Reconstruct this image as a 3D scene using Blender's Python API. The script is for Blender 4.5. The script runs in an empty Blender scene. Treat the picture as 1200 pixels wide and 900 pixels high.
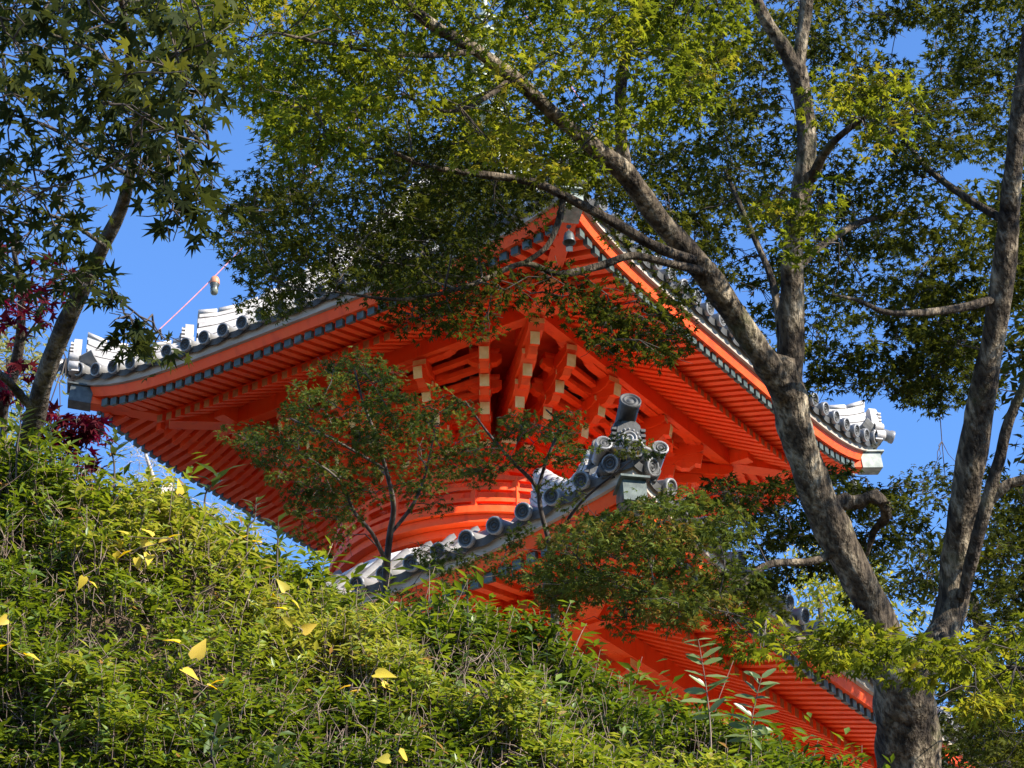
import bpy, math, random
import numpy as np
from mathutils import Vector, Matrix

random.seed(7)
RNG = np.random.default_rng(11)
rad = math.radians
scene = bpy.context.scene
COL = scene.collection

# ------------------------------------------------------------------ camera
F_PX = 2671.0                      # focal length in pixels of a 1200 px wide frame
PITCH, ROLL, CAM_Z = 0.527, -0.013, 1.6
cam_data = bpy.data.cameras.new('camera')
cam_data.sensor_width = 36.0
cam_data.lens = F_PX * 36.0 / 1200.0
cam_data.clip_start = 0.1
cam_data.clip_end = 2000.0
cam = bpy.data.objects.new('camera', cam_data)
COL.objects.link(cam)
cam.matrix_world = (Matrix.Translation((0, 0, CAM_Z)) @ Matrix.Rotation(math.pi / 2 + PITCH, 4, 'X')
                    @ Matrix.Rotation(ROLL, 4, 'Z'))
scene.camera = cam
CAMM = np.array(cam.matrix_world)

# ------------------------------------------------------------------ sky, sun, exposure
SUN_PHI, SUN_EL = rad(58), rad(33)        # to the right of straight behind the camera
sun_dir = Vector((math.sin(SUN_PHI) * math.cos(SUN_EL), -math.cos(SUN_PHI) * math.cos(SUN_EL), math.sin(SUN_EL)))
world = bpy.data.worlds.new('World')
scene.world = world
world.use_nodes = True
wn = world.node_tree.nodes
wl = world.node_tree.links
wn.clear()
sky = wn.new('ShaderNodeTexSky')
sky.sky_type = 'NISHITA'
sky.sun_disc = False
sky.sun_elevation = SUN_EL
sky.sun_rotation = math.atan2(sun_dir.x, sun_dir.y)
sky.altitude = 400
sky.air_density = 1.0
sky.dust_density = 0.0
sky.ozone_density = 10.0
bg = wn.new('ShaderNodeBackground')
bg.inputs['Strength'].default_value = 0.135
wo = wn.new('ShaderNodeOutputWorld')
wl.new(sky.outputs[0], bg.inputs[0])
wl.new(bg.outputs[0], wo.inputs[0])
sun_data = bpy.data.lights.new('sun', 'SUN')
sun_data.energy = 5.0
sun_data.angle = rad(0.5)
sun_data.color = (1.0, 0.93, 0.82)
sun = bpy.data.objects.new('sun', sun_data)
COL.objects.link(sun)
sun.rotation_euler = sun_dir.to_track_quat('Z', 'Y').to_euler()
sun.location = (20, -10, 40)
scene.view_settings.view_transform = 'Standard'
scene.view_settings.look = 'None'
scene.view_settings.exposure = 1.4
scene.view_settings.gamma = 1.0
scene.cycles.max_bounces = 10
scene.cycles.diffuse_bounces = 6
scene.cycles.transmission_bounces = 6
scene.cycles.transparent_max_bounces = 8
scene.cycles.sample_clamp_indirect = 6.0


# ------------------------------------------------------------------ helpers
def at(px, py, w):
    """world point seen at photo pixel (px, py), w metres along the view axis"""
    v = np.array([(px - 600.0) / F_PX * w, -(py - 450.0) / F_PX * w, -w, 1.0])
    return (CAMM @ v)[:3]


def ats(px, py, w):
    px, py, w = np.broadcast_arrays(np.asarray(px, float), np.asarray(py, float), np.asarray(w, float))
    v = np.stack([(px - 600.0) / F_PX * w, -(py - 450.0) / F_PX * w, -w, np.ones_like(w)], -1)
    return (v @ CAMM.T)[..., :3]


def tag(o, label=None, cat=None, group=None, kind=None):
    if label: o['label'] = label
    if cat: o['category'] = cat
    if group: o['group'] = group
    if kind: o['kind'] = kind
    return o


def empty(name, loc=(0, 0, 0), rz=0.0, parent=None):
    o = bpy.data.objects.new(name, None)
    COL.objects.link(o)
    o.location = loc
    o.rotation_euler = (0, 0, rz)
    o.empty_display_size = 0.2
    if parent: o.parent = parent
    return o


def link(name, mesh, parent=None, matrix=None):
    o = bpy.data.objects.new(name, mesh)
    COL.objects.link(o)
    if parent: o.parent = parent
    if matrix is not None: o.matrix_local = matrix
    return o


class MB:
    """collects faces of one mesh"""
    def __init__(s):
        s.v, s.f, s.m, s.sm = [], [], [], []

    def add(s, verts, faces, mat=0, smooth=False):
        n = len(s.v)
        s.v += [tuple(p) for p in verts]
        for i, f in enumerate(faces):
            s.f.append([n + k for k in f])
            s.m.append(mat if not isinstance(mat, (list, tuple)) else mat[i])
            s.sm.append(smooth)
        return s

    def hexa(s, p, mat=0):
        """p: 8 corners, bottom 0-3, top 4-7; mat may be six entries: bottom, top, s01, s12, s23, s30"""
        return s.add(p, [(0, 3, 2, 1), (4, 5, 6, 7), (0, 1, 5, 4), (1, 2, 6, 5), (2, 3, 7, 6), (3, 0, 4, 7)], mat)

    def box(s, x0, x1, y0, y1, z0, z1, mat=0, M=None, taper=0.0):
        t = taper
        p = [(x0 + t, y0 + t, z0), (x1 - t, y0 + t, z0), (x1 - t, y1 - t, z0), (x0 + t, y1 - t, z0),
             (x0, y0, z1), (x1, y0, z1), (x1, y1, z1), (x0, y1, z1)]
        if M is not None: p = [tuple(M @ Vector(q)) for q in p]
        return s.hexa(p, mat)

    def beam(s, a, b, w, h, mat=0, up=(0, 0, 1), mats=None):
        """box from a to b (centre line), w wide, h high; mats = (side, end a, end b)"""
        a, b, up = Vector(a), Vector(b), Vector(up)
        d = (b - a).normalized()
        sx = d.cross(up).normalized() * (w / 2)
        uz = sx.cross(d).normalized() * (h / 2)
        p = [a - sx - uz, a + sx - uz, b + sx - uz, b - sx - uz, a - sx + uz, a + sx + uz, b + sx + uz, b - sx + uz]
        if mats: mat = [mats[0], mats[0], mats[1], mats[0], mats[2], mats[0]]
        return s.hexa([tuple(q) for q in p], mat)

    def prism(s, prof, y0, y1, M=None, mat=0, facemat=None):
        """profile in (x, z) extruded along y"""
        n = len(prof)
        p = [(x, y0, z) for x, z in prof] + [(x, y1, z) for x, z in prof]
        if M is not None: p = [tuple(M @ Vector(q)) for q in p]
        fs = [tuple(range(n - 1, -1, -1)), tuple(range(n, 2 * n))]
        ms = [mat, mat]
        for i in range(n):
            j = (i + 1) % n
            fs.append((i, j, n + j, n + i))
            ms.append(facemat.get(i, mat) if facemat else mat)
        return s.add(p, fs, ms)

    def lathe(s, prof, seg, M=None, mat=0, smooth=True, mats=None, a0=0.0, a1=2 * math.pi):
        """profile (r, z) around z"""
        full = abs(a1 - a0 - 2 * math.pi) < 1e-6
        cols = seg if full else seg + 1
        vs, fs, ms = [], [], []
        for (r, z) in prof:
            for i in range(cols):
                t = a0 + (a1 - a0) * i / seg
                vs.append((r * math.cos(t), r * math.sin(t), z))
        if M is not None: vs = [tuple(M @ Vector(q)) for q in vs]
        for k in range(len(prof) - 1):
            for i in range(seg):
                j = (i + 1) % cols if full else i + 1
                fs.append((k * cols + i, k * cols + j, (k + 1) * cols + j, (k + 1) * cols + i))
                ms.append(mats[k] if mats else mat)
        return s.add(vs, fs, ms, smooth)

    def loft(s, rings, mat=0, smooth=False, closed=True, caps=True):
        n = len(rings[0])
        vs = [p for r in rings for p in r]
        fs = []
        for k in range(len(rings) - 1):
            for i in range(n if closed else n - 1):
                j = (i + 1) % n
                fs.append((k * n + i, k * n + j, (k + 1) * n + j, (k + 1) * n + i))
        if caps and closed:
            fs.append(tuple(range(n - 1, -1, -1)))
            b = (len(rings) - 1) * n
            fs.append(tuple(b + i for i in range(n)))
        return s.add(vs, fs, mat, smooth)

    def mesh(s, name, mats):
        me = bpy.data.meshes.new(name)
        me.from_pydata(s.v, [], s.f)
        for m in mats: me.materials.append(m)
        me.polygons.foreach_set('material_index', s.m)
        me.polygons.foreach_set('use_smooth', s.sm)
        me.update()
        return me

    def build(s, name, mats, parent=None, matrix=None):
        if not isinstance(mats, (list, tuple)): mats = [mats]
        return link(name, s.mesh(name, mats), parent, matrix)


def fast_mesh(name, V, T, mat, tint=None, smooth=False):
    """V (n,3) float, T (m,3) int"""
    me = bpy.data.meshes.new(name)
    V = np.ascontiguousarray(V, np.float32)
    T = np.ascontiguousarray(T, np.int32)
    me.vertices.add(len(V))
    me.vertices.foreach_set('co', V.ravel())
    me.loops.add(T.size)
    me.loops.foreach_set('vertex_index', T.ravel())
    me.polygons.add(len(T))
    me.polygons.foreach_set('loop_start', np.arange(0, T.size, 3, dtype=np.int32))
    me.polygons.foreach_set('loop_total', np.full(len(T), 3, np.int32))
    if smooth: me.polygons.foreach_set('use_smooth', np.ones(len(T), bool))
    if tint is not None:
        at_ = me.attributes.new('tint', 'FLOAT', 'POINT')
        at_.data.foreach_set('value', np.ascontiguousarray(tint, np.float32))
    me.materials.append(mat)
    me.update(calc_edges=True)
    return me


# ------------------------------------------------------------------ materials
def new_mat(name):
    m = bpy.data.materials.new(name)
    m.use_nodes = True
    nt = m.node_tree
    return m, nt, nt.nodes['Principled BSDF']


def noise_mat(name, c1, c2, scale=4.0, rough=0.6, bump=0.0, bump_scale=30.0, spec=0.4, metallic=0.0, detail=5.0,
              lo=0.35, hi=0.65, stretch=None, c3=None, bump_dist=0.01):
    m, nt, b = new_mat(name)
    n, l = nt.nodes, nt.links
    tc = n.new('ShaderNodeTexCoord')
    vec = tc.outputs['Object']
    if stretch:
        mp = n.new('ShaderNodeMapping')
        mp.inputs['Scale'].default_value = stretch
        l.new(vec, mp.inputs[0]); vec = mp.outputs[0]
    nz = n.new('ShaderNodeTexNoise')
    nz.inputs['Scale'].default_value = scale
    nz.inputs['Detail'].default_value = detail
    l.new(vec, nz.inputs['Vector'])
    cr = n.new('ShaderNodeValToRGB')
    cr.color_ramp.elements[0].position = lo
    cr.color_ramp.elements[1].position = hi
    cr.color_ramp.elements[0].color = (*c1, 1)
    cr.color_ramp.elements[1].color = (*c2, 1)
    if c3:
        e = cr.color_ramp.elements.new(min(.98, hi + .12)); e.color = (*c3, 1)
    l.new(nz.outputs['Fac'], cr.inputs[0])
    l.new(cr.outputs[0], b.inputs['Base Color'])
    b.inputs['Roughness'].default_value = rough
    b.inputs['Specular IOR Level'].default_value = spec
    b.inputs['Metallic'].default_value = metallic
    if bump:
        n2 = n.new('ShaderNodeTexNoise')
        n2.inputs['Scale'].default_value = bump_scale
        n2.inputs['Detail'].default_value = 6
        l.new(vec, n2.inputs['Vector'])
        bp = n.new('ShaderNodeBump')
        bp.inputs['Strength'].default_value = bump
        bp.inputs['Distance'].default_value = bump_dist
        l.new(n2.outputs['Fac'], bp.inputs['Height'])
        l.new(bp.outputs[0], b.inputs['Normal'])
    return m


def leaf_mat(name, stops, trans=0.45, rough=0.6, spec=0.12, tstops=None):
    m, nt, b = new_mat(name)
    n, l = nt.nodes, nt.links
    a = n.new('ShaderNodeAttribute'); a.attribute_name = 'tint'
    cr = n.new('ShaderNodeValToRGB')
    el = cr.color_ramp.elements
    el[0].position, el[0].color = stops[0][0], (*stops[0][1], 1)
    el[1].position, el[1].color = stops[-1][0], (*stops[-1][1], 1)
    for p, c in stops[1:-1]:
        e = el.new(p); e.color = (*c, 1)
    l.new(a.outputs['Fac'], cr.inputs[0])
    l.new(cr.outputs[0], b.inputs['Base Color'])
    b.inputs['Roughness'].default_value = rough
    b.inputs['Specular IOR Level'].default_value = spec
    tr = n.new('ShaderNodeBsdfTranslucent')
    hs = n.new('ShaderNodeHueSaturation')
    hs.inputs['Hue'].default_value = 0.475
    hs.inputs['Saturation'].default_value = 1.1
    hs.inputs['Value'].default_value = 1.9
    l.new(cr.outputs[0], hs.inputs['Color'])
    l.new(hs.outputs[0], tr.inputs['Color'])
    mx = n.new('ShaderNodeMixShader')
    mx.inputs[0].default_value = trans
    out = n['Material Output']
    l.new(b.outputs[0], mx.inputs[1]); l.new(tr.outputs[0], mx.inputs[2])
    l.new(mx.outputs[0], out.inputs['Surface'])
    return m


def paint_mat(name, c1, c2, fade, grime):
    m = noise_mat(name, c1, c2, 2.3, .5, .25, 55, .25, lo=.3, hi=.7)
    nt = m.node_tree; n, l = nt.nodes, nt.links
    b = n['Principled BSDF']
    src = b.inputs['Base Color'].links[0].from_socket
    tc = n.new('ShaderNodeTexCoord')
    geo = n.new('ShaderNodeNewGeometry')
    mp = n.new('ShaderNodeMapping'); mp.inputs['Scale'].default_value = (9, 9, 1.6)
    l.new(tc.outputs['Object'], mp.inputs[0])
    n1 = n.new('ShaderNodeTexNoise'); n1.inputs['Scale'].default_value = 1.0; n1.inputs['Detail'].default_value = 8
    l.new(mp.outputs[0], n1.inputs['Vector'])
    r1 = n.new('ShaderNodeMapRange'); r1.inputs[1].default_value = .52; r1.inputs[2].default_value = .78; r1.inputs[4].default_value = .55
    l.new(n1.outputs['Fac'], r1.inputs[0])
    mx = n.new('ShaderNodeMix'); mx.data_type = 'RGBA'
    l.new(r1.outputs[0], mx.inputs[0]); l.new(src, mx.inputs[6]); mx.inputs[7].default_value = (*grime, 1)
    n2 = n.new('ShaderNodeTexNoise'); n2.inputs['Scale'].default_value = 5.5; n2.inputs['Detail'].default_value = 7
    l.new(geo.outputs['Position'], n2.inputs['Vector'])
    r2 = n.new('ShaderNodeMapRange'); r2.inputs[1].default_value = .5; r2.inputs[2].default_value = .75; r2.inputs[4].default_value = .6
    l.new(n2.outputs['Fac'], r2.inputs[0])
    mx2 = n.new('ShaderNodeMix'); mx2.data_type = 'RGBA'
    l.new(r2.outputs[0], mx2.inputs[0]); l.new(mx.outputs[2], mx2.inputs[6]); mx2.inputs[7].default_value = (*fade, 1)
    l.new(mx2.outputs[2], b.inputs['Base Color'])
    rr = n.new('ShaderNodeMapRange'); rr.inputs[3].default_value = .38; rr.inputs[4].default_value = .7
    l.new(n2.outputs['Fac'], rr.inputs[0]); l.new(rr.outputs[0], b.inputs['Roughness'])
    return m


M_RED = paint_mat('vermilion_paint', (0.80, 0.066, 0.008), (0.86, 0.090, 0.011), (.82, .120, .028), (.42, .032, .010))
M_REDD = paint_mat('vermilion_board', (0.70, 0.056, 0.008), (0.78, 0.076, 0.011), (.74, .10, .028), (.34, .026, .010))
M_OCHRE = noise_mat('ochre_end_paint', (0.62, 0.40, 0.10), (0.78, 0.58, 0.24), 9, 0.5, lo=.3, hi=.7)
M_BROWNEND = noise_mat('brown_ochre_end', (0.30, 0.085, 0.02), (0.42, 0.15, 0.04), 9, 0.55)
M_PATINA = noise_mat('patina_cap', (0.018, 0.032, 0.025), (0.09, 0.115, 0.09), 11, 0.45, 0.1, 60, 0.5, lo=.3, hi=.7)
M_BOARD = noise_mat('weathered_white_board', (0.28, 0.235, 0.185), (0.44, 0.375, 0.30), 3, 0.7, 0.25, 25, 0.2, stretch=(1, 1, 5))
M_TILE = noise_mat('smoked_roof_tile', (0.12, 0.116, 0.108), (0.25, 0.243, 0.23), 5, 0.38, 0.25, 50, 0.55, lo=.3, hi=.72, c3=(.34, .33, .32))
M_TILEEND = noise_mat('dark_tile_face', (0.018, 0.018, 0.017), (0.075, 0.073, 0.068), 14, 0.6, 0.2, 60, 0.3, lo=.3, hi=.7)
M_TILED = noise_mat('eave_gap_shade', (0.05, 0.05, 0.052), (0.10, 0.10, 0.10), 6, 0.7, 0.1, 40, 0.3)  # dark tone gives the shade in the gap under the eave tiles
M_RIDGE = noise_mat('pale_ridge_tile', (0.30, 0.28, 0.26), (0.50, 0.47, 0.44), 7, 0.5, 0.25, 50, 0.45, lo=.3, hi=.7, c3=(.45, .33, .27))
M_PLASTER = noise_mat('white_plaster', (0.48, 0.45, 0.40), (0.74, 0.72, 0.68), 3, 0.8, 0.25, 20, 0.2, stretch=(3, 3, .6), detail=9)
M_BLACK = noise_mat('black_lacquer', (0.012, 0.010, 0.010), (0.03, 0.025, 0.025), 8, 0.4)
M_BRONZE = noise_mat('dark_bronze', (0.03, 0.035, 0.033), (0.09, 0.10, 0.09), 12, 0.45, 0.1, 60, 0.4)
M_PATPALE = noise_mat('pale_patina_bronze', (0.13, 0.16, 0.135), (0.30, 0.33, 0.28), 9, 0.5, 0.1, 40, 0.5)
M_CORD = noise_mat('pink_chain', (0.45, 0.16, 0.18), (0.55, 0.25, 0.28), 30, 0.5)
M_TERRA = noise_mat('terracotta_cap', (0.42, 0.16, 0.08), (0.52, 0.22, 0.12), 20, 0.5)
M_CLOUDYGLASS = noise_mat('cloudy_glass', (0.08, 0.085, 0.06), (0.18, 0.19, 0.14), 20, 0.2, spec=0.5)
M_SOIL = noise_mat('leaf_litter_soil', (0.035, 0.025, 0.016), (0.11, 0.075, 0.045), 6, 0.9, 0.6, 25, 0.1)
M_TWIG = noise_mat('dry_twig', (0.09, 0.06, 0.045), (0.26, 0.19, 0.14), 9, 0.8, spec=.2)
M_TWIGD = noise_mat('dark_twig', (0.030, 0.024, 0.020), (0.10, 0.08, 0.065), 6, 0.75, spec=.2)
M_PALEBARK = noise_mat('pale_bark', (0.30, 0.26, 0.22), (0.48, 0.43, 0.37), 5, 0.8, spec=.2)


def bark_mat(name, dark, mid, pale):
    m, nt, b = new_mat(name)
    n, l = nt.nodes, nt.links
    tc = n.new('ShaderNodeTexCoord')
    mp = n.new('ShaderNodeMapping'); mp.inputs['Scale'].default_value = (1, 1, .45)
    l.new(tc.outputs['Object'], mp.inputs[0])
    n1 = n.new('ShaderNodeTexNoise'); n1.inputs['Scale'].default_value = 8; n1.inputs['Detail'].default_value = 8
    n1.inputs['Roughness'].default_value = .65
    l.new(mp.outputs[0], n1.inputs['Vector'])
    cr = n.new('ShaderNodeValToRGB')
    cr.color_ramp.elements[0].position, cr.color_ramp.elements[0].color = .34, (*dark, 1)
    cr.color_ramp.elements[1].position, cr.color_ramp.elements[1].color = .68, (*pale, 1)
    e = cr.color_ramp.elements.new(.5); e.color = (*mid, 1)
    l.new(n1.outputs['Fac'], cr.inputs[0])
    # fine dark vertical cracks
    mp2 = n.new('ShaderNodeMapping'); mp2.inputs['Scale'].default_value = (38, 38, 11)
    l.new(tc.outputs['Object'], mp2.inputs[0])
    n2 = n.new('ShaderNodeTexNoise'); n2.inputs['Scale'].default_value = 1; n2.inputs['Detail'].default_value = 6
    l.new(mp2.outputs[0], n2.inputs['Vector'])
    cr2 = n.new('ShaderNodeValToRGB')
    cr2.color_ramp.elements[0].position, cr2.color_ramp.elements[0].color = .40, (.22, .20, .17, 1)
    cr2.color_ramp.elements[1].position, cr2.color_ramp.elements[1].color = .52, (1, 1, 1, 1)
    l.new(n2.outputs['Fac'], cr2.inputs[0])
    mx = n.new('ShaderNodeMix'); mx.data_type = 'RGBA'; mx.blend_type = 'MULTIPLY'
    mx.inputs[0].default_value = .8
    l.new(cr.outputs[0], mx.inputs[6]); l.new(cr2.outputs[0], mx.inputs[7])
    # moss / lichen
    n3 = n.new('ShaderNodeTexNoise'); n3.inputs['Scale'].default_value = 2.4; n3.inputs['Detail'].default_value = 9
    n3.inputs['Roughness'].default_value = .7
    l.new(tc.outputs['Object'], n3.inputs['Vector'])
    cr3 = n.new('ShaderNodeValToRGB')
    cr3.color_ramp.elements[0].position, cr3.color_ramp.elements[0].color = .56, (0, 0, 0, 1)
    cr3.color_ramp.elements[1].position, cr3.color_ramp.elements[1].color = .66, (.6, .6, .6, 1)
    l.new(n3.outputs['Fac'], cr3.inputs[0])
    mx2 = n.new('ShaderNodeMix'); mx2.data_type = 'RGBA'
    l.new(cr3.outputs[0], mx2.inputs[0]); l.new(mx.outputs[2], mx2.inputs[6])
    mx2.inputs[7].default_value = (.085, .085, .03, 1)
    l.new(mx2.outputs[2], b.inputs['Base Color'])
    b.inputs['Roughness'].default_value = .85
    b.inputs['Specular IOR Level'].default_value = .2
    add = n.new('ShaderNodeMath'); add.operation = 'MULTIPLY_ADD'
    l.new(n1.outputs['Fac'], add.inputs[0]); add.inputs[1].default_value = 1.2
    l.new(n2.outputs['Fac'], add.inputs[2])
    bp = n.new('ShaderNodeBump'); bp.inputs['Strength'].default_value = 1.0; bp.inputs['Distance'].default_value = .05
    l.new(add.outputs[0], bp.inputs['Height'])
    l.new(bp.outputs[0], b.inputs['Normal'])
    return m


M_BARK = bark_mat('maple_bark', (.022, .015, .010), (.10, .075, .048), (.44, .36, .245))
M_BARK2 = bark_mat('grey_brown_bark', (.020, .014, .010), (.070, .052, .035), (.24, .19, .13))

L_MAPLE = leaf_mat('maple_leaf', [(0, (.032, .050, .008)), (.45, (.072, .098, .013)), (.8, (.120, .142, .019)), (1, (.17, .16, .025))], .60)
L_MAPLE_D = leaf_mat('shade_toned_leaf', [(0, (.022, .030, .006)), (.5, (.040, .052, .009)), (1, (.080, .092, .015))], .42)  # darker copy of the maple leaf, canopy shade put into its colour
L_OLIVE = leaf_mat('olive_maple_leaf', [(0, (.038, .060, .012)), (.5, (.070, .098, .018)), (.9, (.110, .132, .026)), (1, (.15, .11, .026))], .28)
L_SHADE = leaf_mat('dark_star_leaf', [(0, (.016, .023, .006)), (.6, (.034, .044, .010)), (1, (.095, .105, .018))], .42)  # colour darkened in place of real shade over the left crown
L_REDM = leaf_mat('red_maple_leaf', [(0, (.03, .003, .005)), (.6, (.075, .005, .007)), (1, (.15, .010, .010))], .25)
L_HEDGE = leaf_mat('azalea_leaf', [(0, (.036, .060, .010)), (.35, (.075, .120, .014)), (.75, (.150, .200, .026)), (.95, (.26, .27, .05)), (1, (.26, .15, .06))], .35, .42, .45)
L_BROAD = leaf_mat('broad_shrub_leaf', [(0, (.025, .05, .015)), (1, (.07, .10, .025))], .25, .35, .5)
L_YELLOW = leaf_mat('yellow_vine_leaf', [(0, (.42, .36, .05)), (.6, (.62, .47, .05)), (1, (.52, .36, .06))], .4, .55, .25)
L_PALE = leaf_mat('pale_compound_leaflet', [(0, (.07, .11, .03)), (1, (.16, .20, .07))], .35, .38, .6)
L_BGPALE = leaf_mat('pale_background_leaf', [(0, (.10, .12, .03)), (1, (.24, .23, .08))], .5)
L_BGBRIGHT = leaf_mat('yellow_green_background_leaf', [(0, (.11, .14, .02)), (1, (.26, .24, .04))], .55)


# ------------------------------------------------------------------ terrain
def sstep(a, b, x):
    t = np.clip((x - a) / (b - a), 0, 1)
    return t * t * (3 - 2 * t)


def ground_h(x, y):
    x = np.asarray(x, float); y = np.asarray(y, float)
    top = 5.2 + (3.6 - 5.2) * sstep(-0.8, 1.8, x)
    h = sstep(3.6, 8.6, y) * top + sstep(8.6, 20.0, y) * (6.95 - top)
    return h


def build_ground():
    xs = np.concatenate([-np.geomspace(400, 16, 14), np.linspace(-15, 15, 61), np.geomspace(16, 400, 14)])
    ys = np.concatenate([-np.geomspace(300, 3, 10), np.linspace(-2, 32, 69), np.geomspace(33, 600, 14)])
    X, Y = np.meshgrid(xs, ys)
    Z = ground_h(X, Y)
    Z = Z + (np.sin(X * 1.7 + Y * .9) * .05 + np.sin(X * 3.1 - Y * 2.3) * .03) * (np.abs(X) < 16) * (Y < 17)
    V = np.stack([X, Y, Z], -1).reshape(-1, 3)
    nx, ny = len(xs), len(ys)
    i = np.arange(nx - 1)[None] + nx * np.arange(ny - 1)[:, None]
    i = i.ravel()
    T = np.concatenate([np.stack([i, i + 1, i + nx + 1], -1), np.stack([i, i + nx + 1, i + nx], -1)])
    o = link('ground', fast_mesh('ground', V, T, M_SOIL, smooth=True))
    tag(o, 'sloping brown hillside ground covered in leaf litter', 'ground', kind='structure')


build_ground()

court = MB().box(-13, 6.6, -6.6, 13, 5.2, 6.985).build('bounce_court', [noise_mat('bounce_gravel', (.38, .35, .30), (.55, .51, .45), 60, .9, .5, 90, .1)], None,
                                                Matrix.Translation((-0.327, 25.0, 0)) @ Matrix.Rotation(-0.589, 4, 'Z'))  # pale surface added out of view to bounce sun onto the soffits
tag(court, 'unseen pale gravel court added to bounce light under the eaves', 'court', kind='structure')

# ------------------------------------------------------------------ pagoda
PAG = empty('pagoda', (-0.327, 25.0, 6.95), -0.589)
tag(PAG, 'vermilion two-storey pagoda with grey tiled upturned roofs and layered brackets', 'pagoda')
PAGM = Matrix.Translation((-0.327, 25.0, 6.95)) @ Matrix.Rotation(-0.589, 4, 'Z')
ZU = 13.735 + 1.6 - 6.95        # bottom of the upper eave board at mid side
ZL = ZU - 4.72                  # the same of the lower roof


def rotk(k):
    return Matrix.Rotation(k * math.pi / 2, 4, 'Z')


def tile_mesh():
    b = MB()
    P = [(0, .008), (.018, .008), (.021, .018), (.031, .018), (.034, .007), (.043, .007), (.046, .017), (.055, .017), (.058, .003),
         (.072, .0), (.085, .002), (.088, .012), (.087, .05), (.076, .062), (.074, .42)]
    # axis along +y, disc facing -y
    M = Matrix.Rotation(-math.pi / 2, 4, 'X')
    b.lathe(P, 14, M, 0, mats=[1] * 9 + [0] * 5)
    return b.mesh('eave_tile', [M_TILE, M_TILEEND])


def pan_mesh(half, sag):
    b = MB()
    n = 7
    rings = []
    for y, lip in ((0.02, .075), (.03, .07), (.036, .022), (.42, .022)):
        top, bot = [], []
        for i in range(n):
            x = -half + 2 * half * i / (n - 1)
            z = -sag * (1 - (x / half) ** 2) + .0
            top.append((x, y, z + .0)); bot.append((x, y, z - lip))
        rings.append(top + bot[::-1])
    b.loft(rings, 0)
    b.m = [1 if i < n * 2 * 2 or i == len(b.m) - 2 else 0 for i in range(len(b.m))]
    return b.mesh('pan_tile', [M_TILE, M_TILEEND])


TILE = tile_mesh()


def rise_fn(a, rise, ex):
    return lambda u: rise * min(1.25, (abs(u) / a)) ** ex


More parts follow.
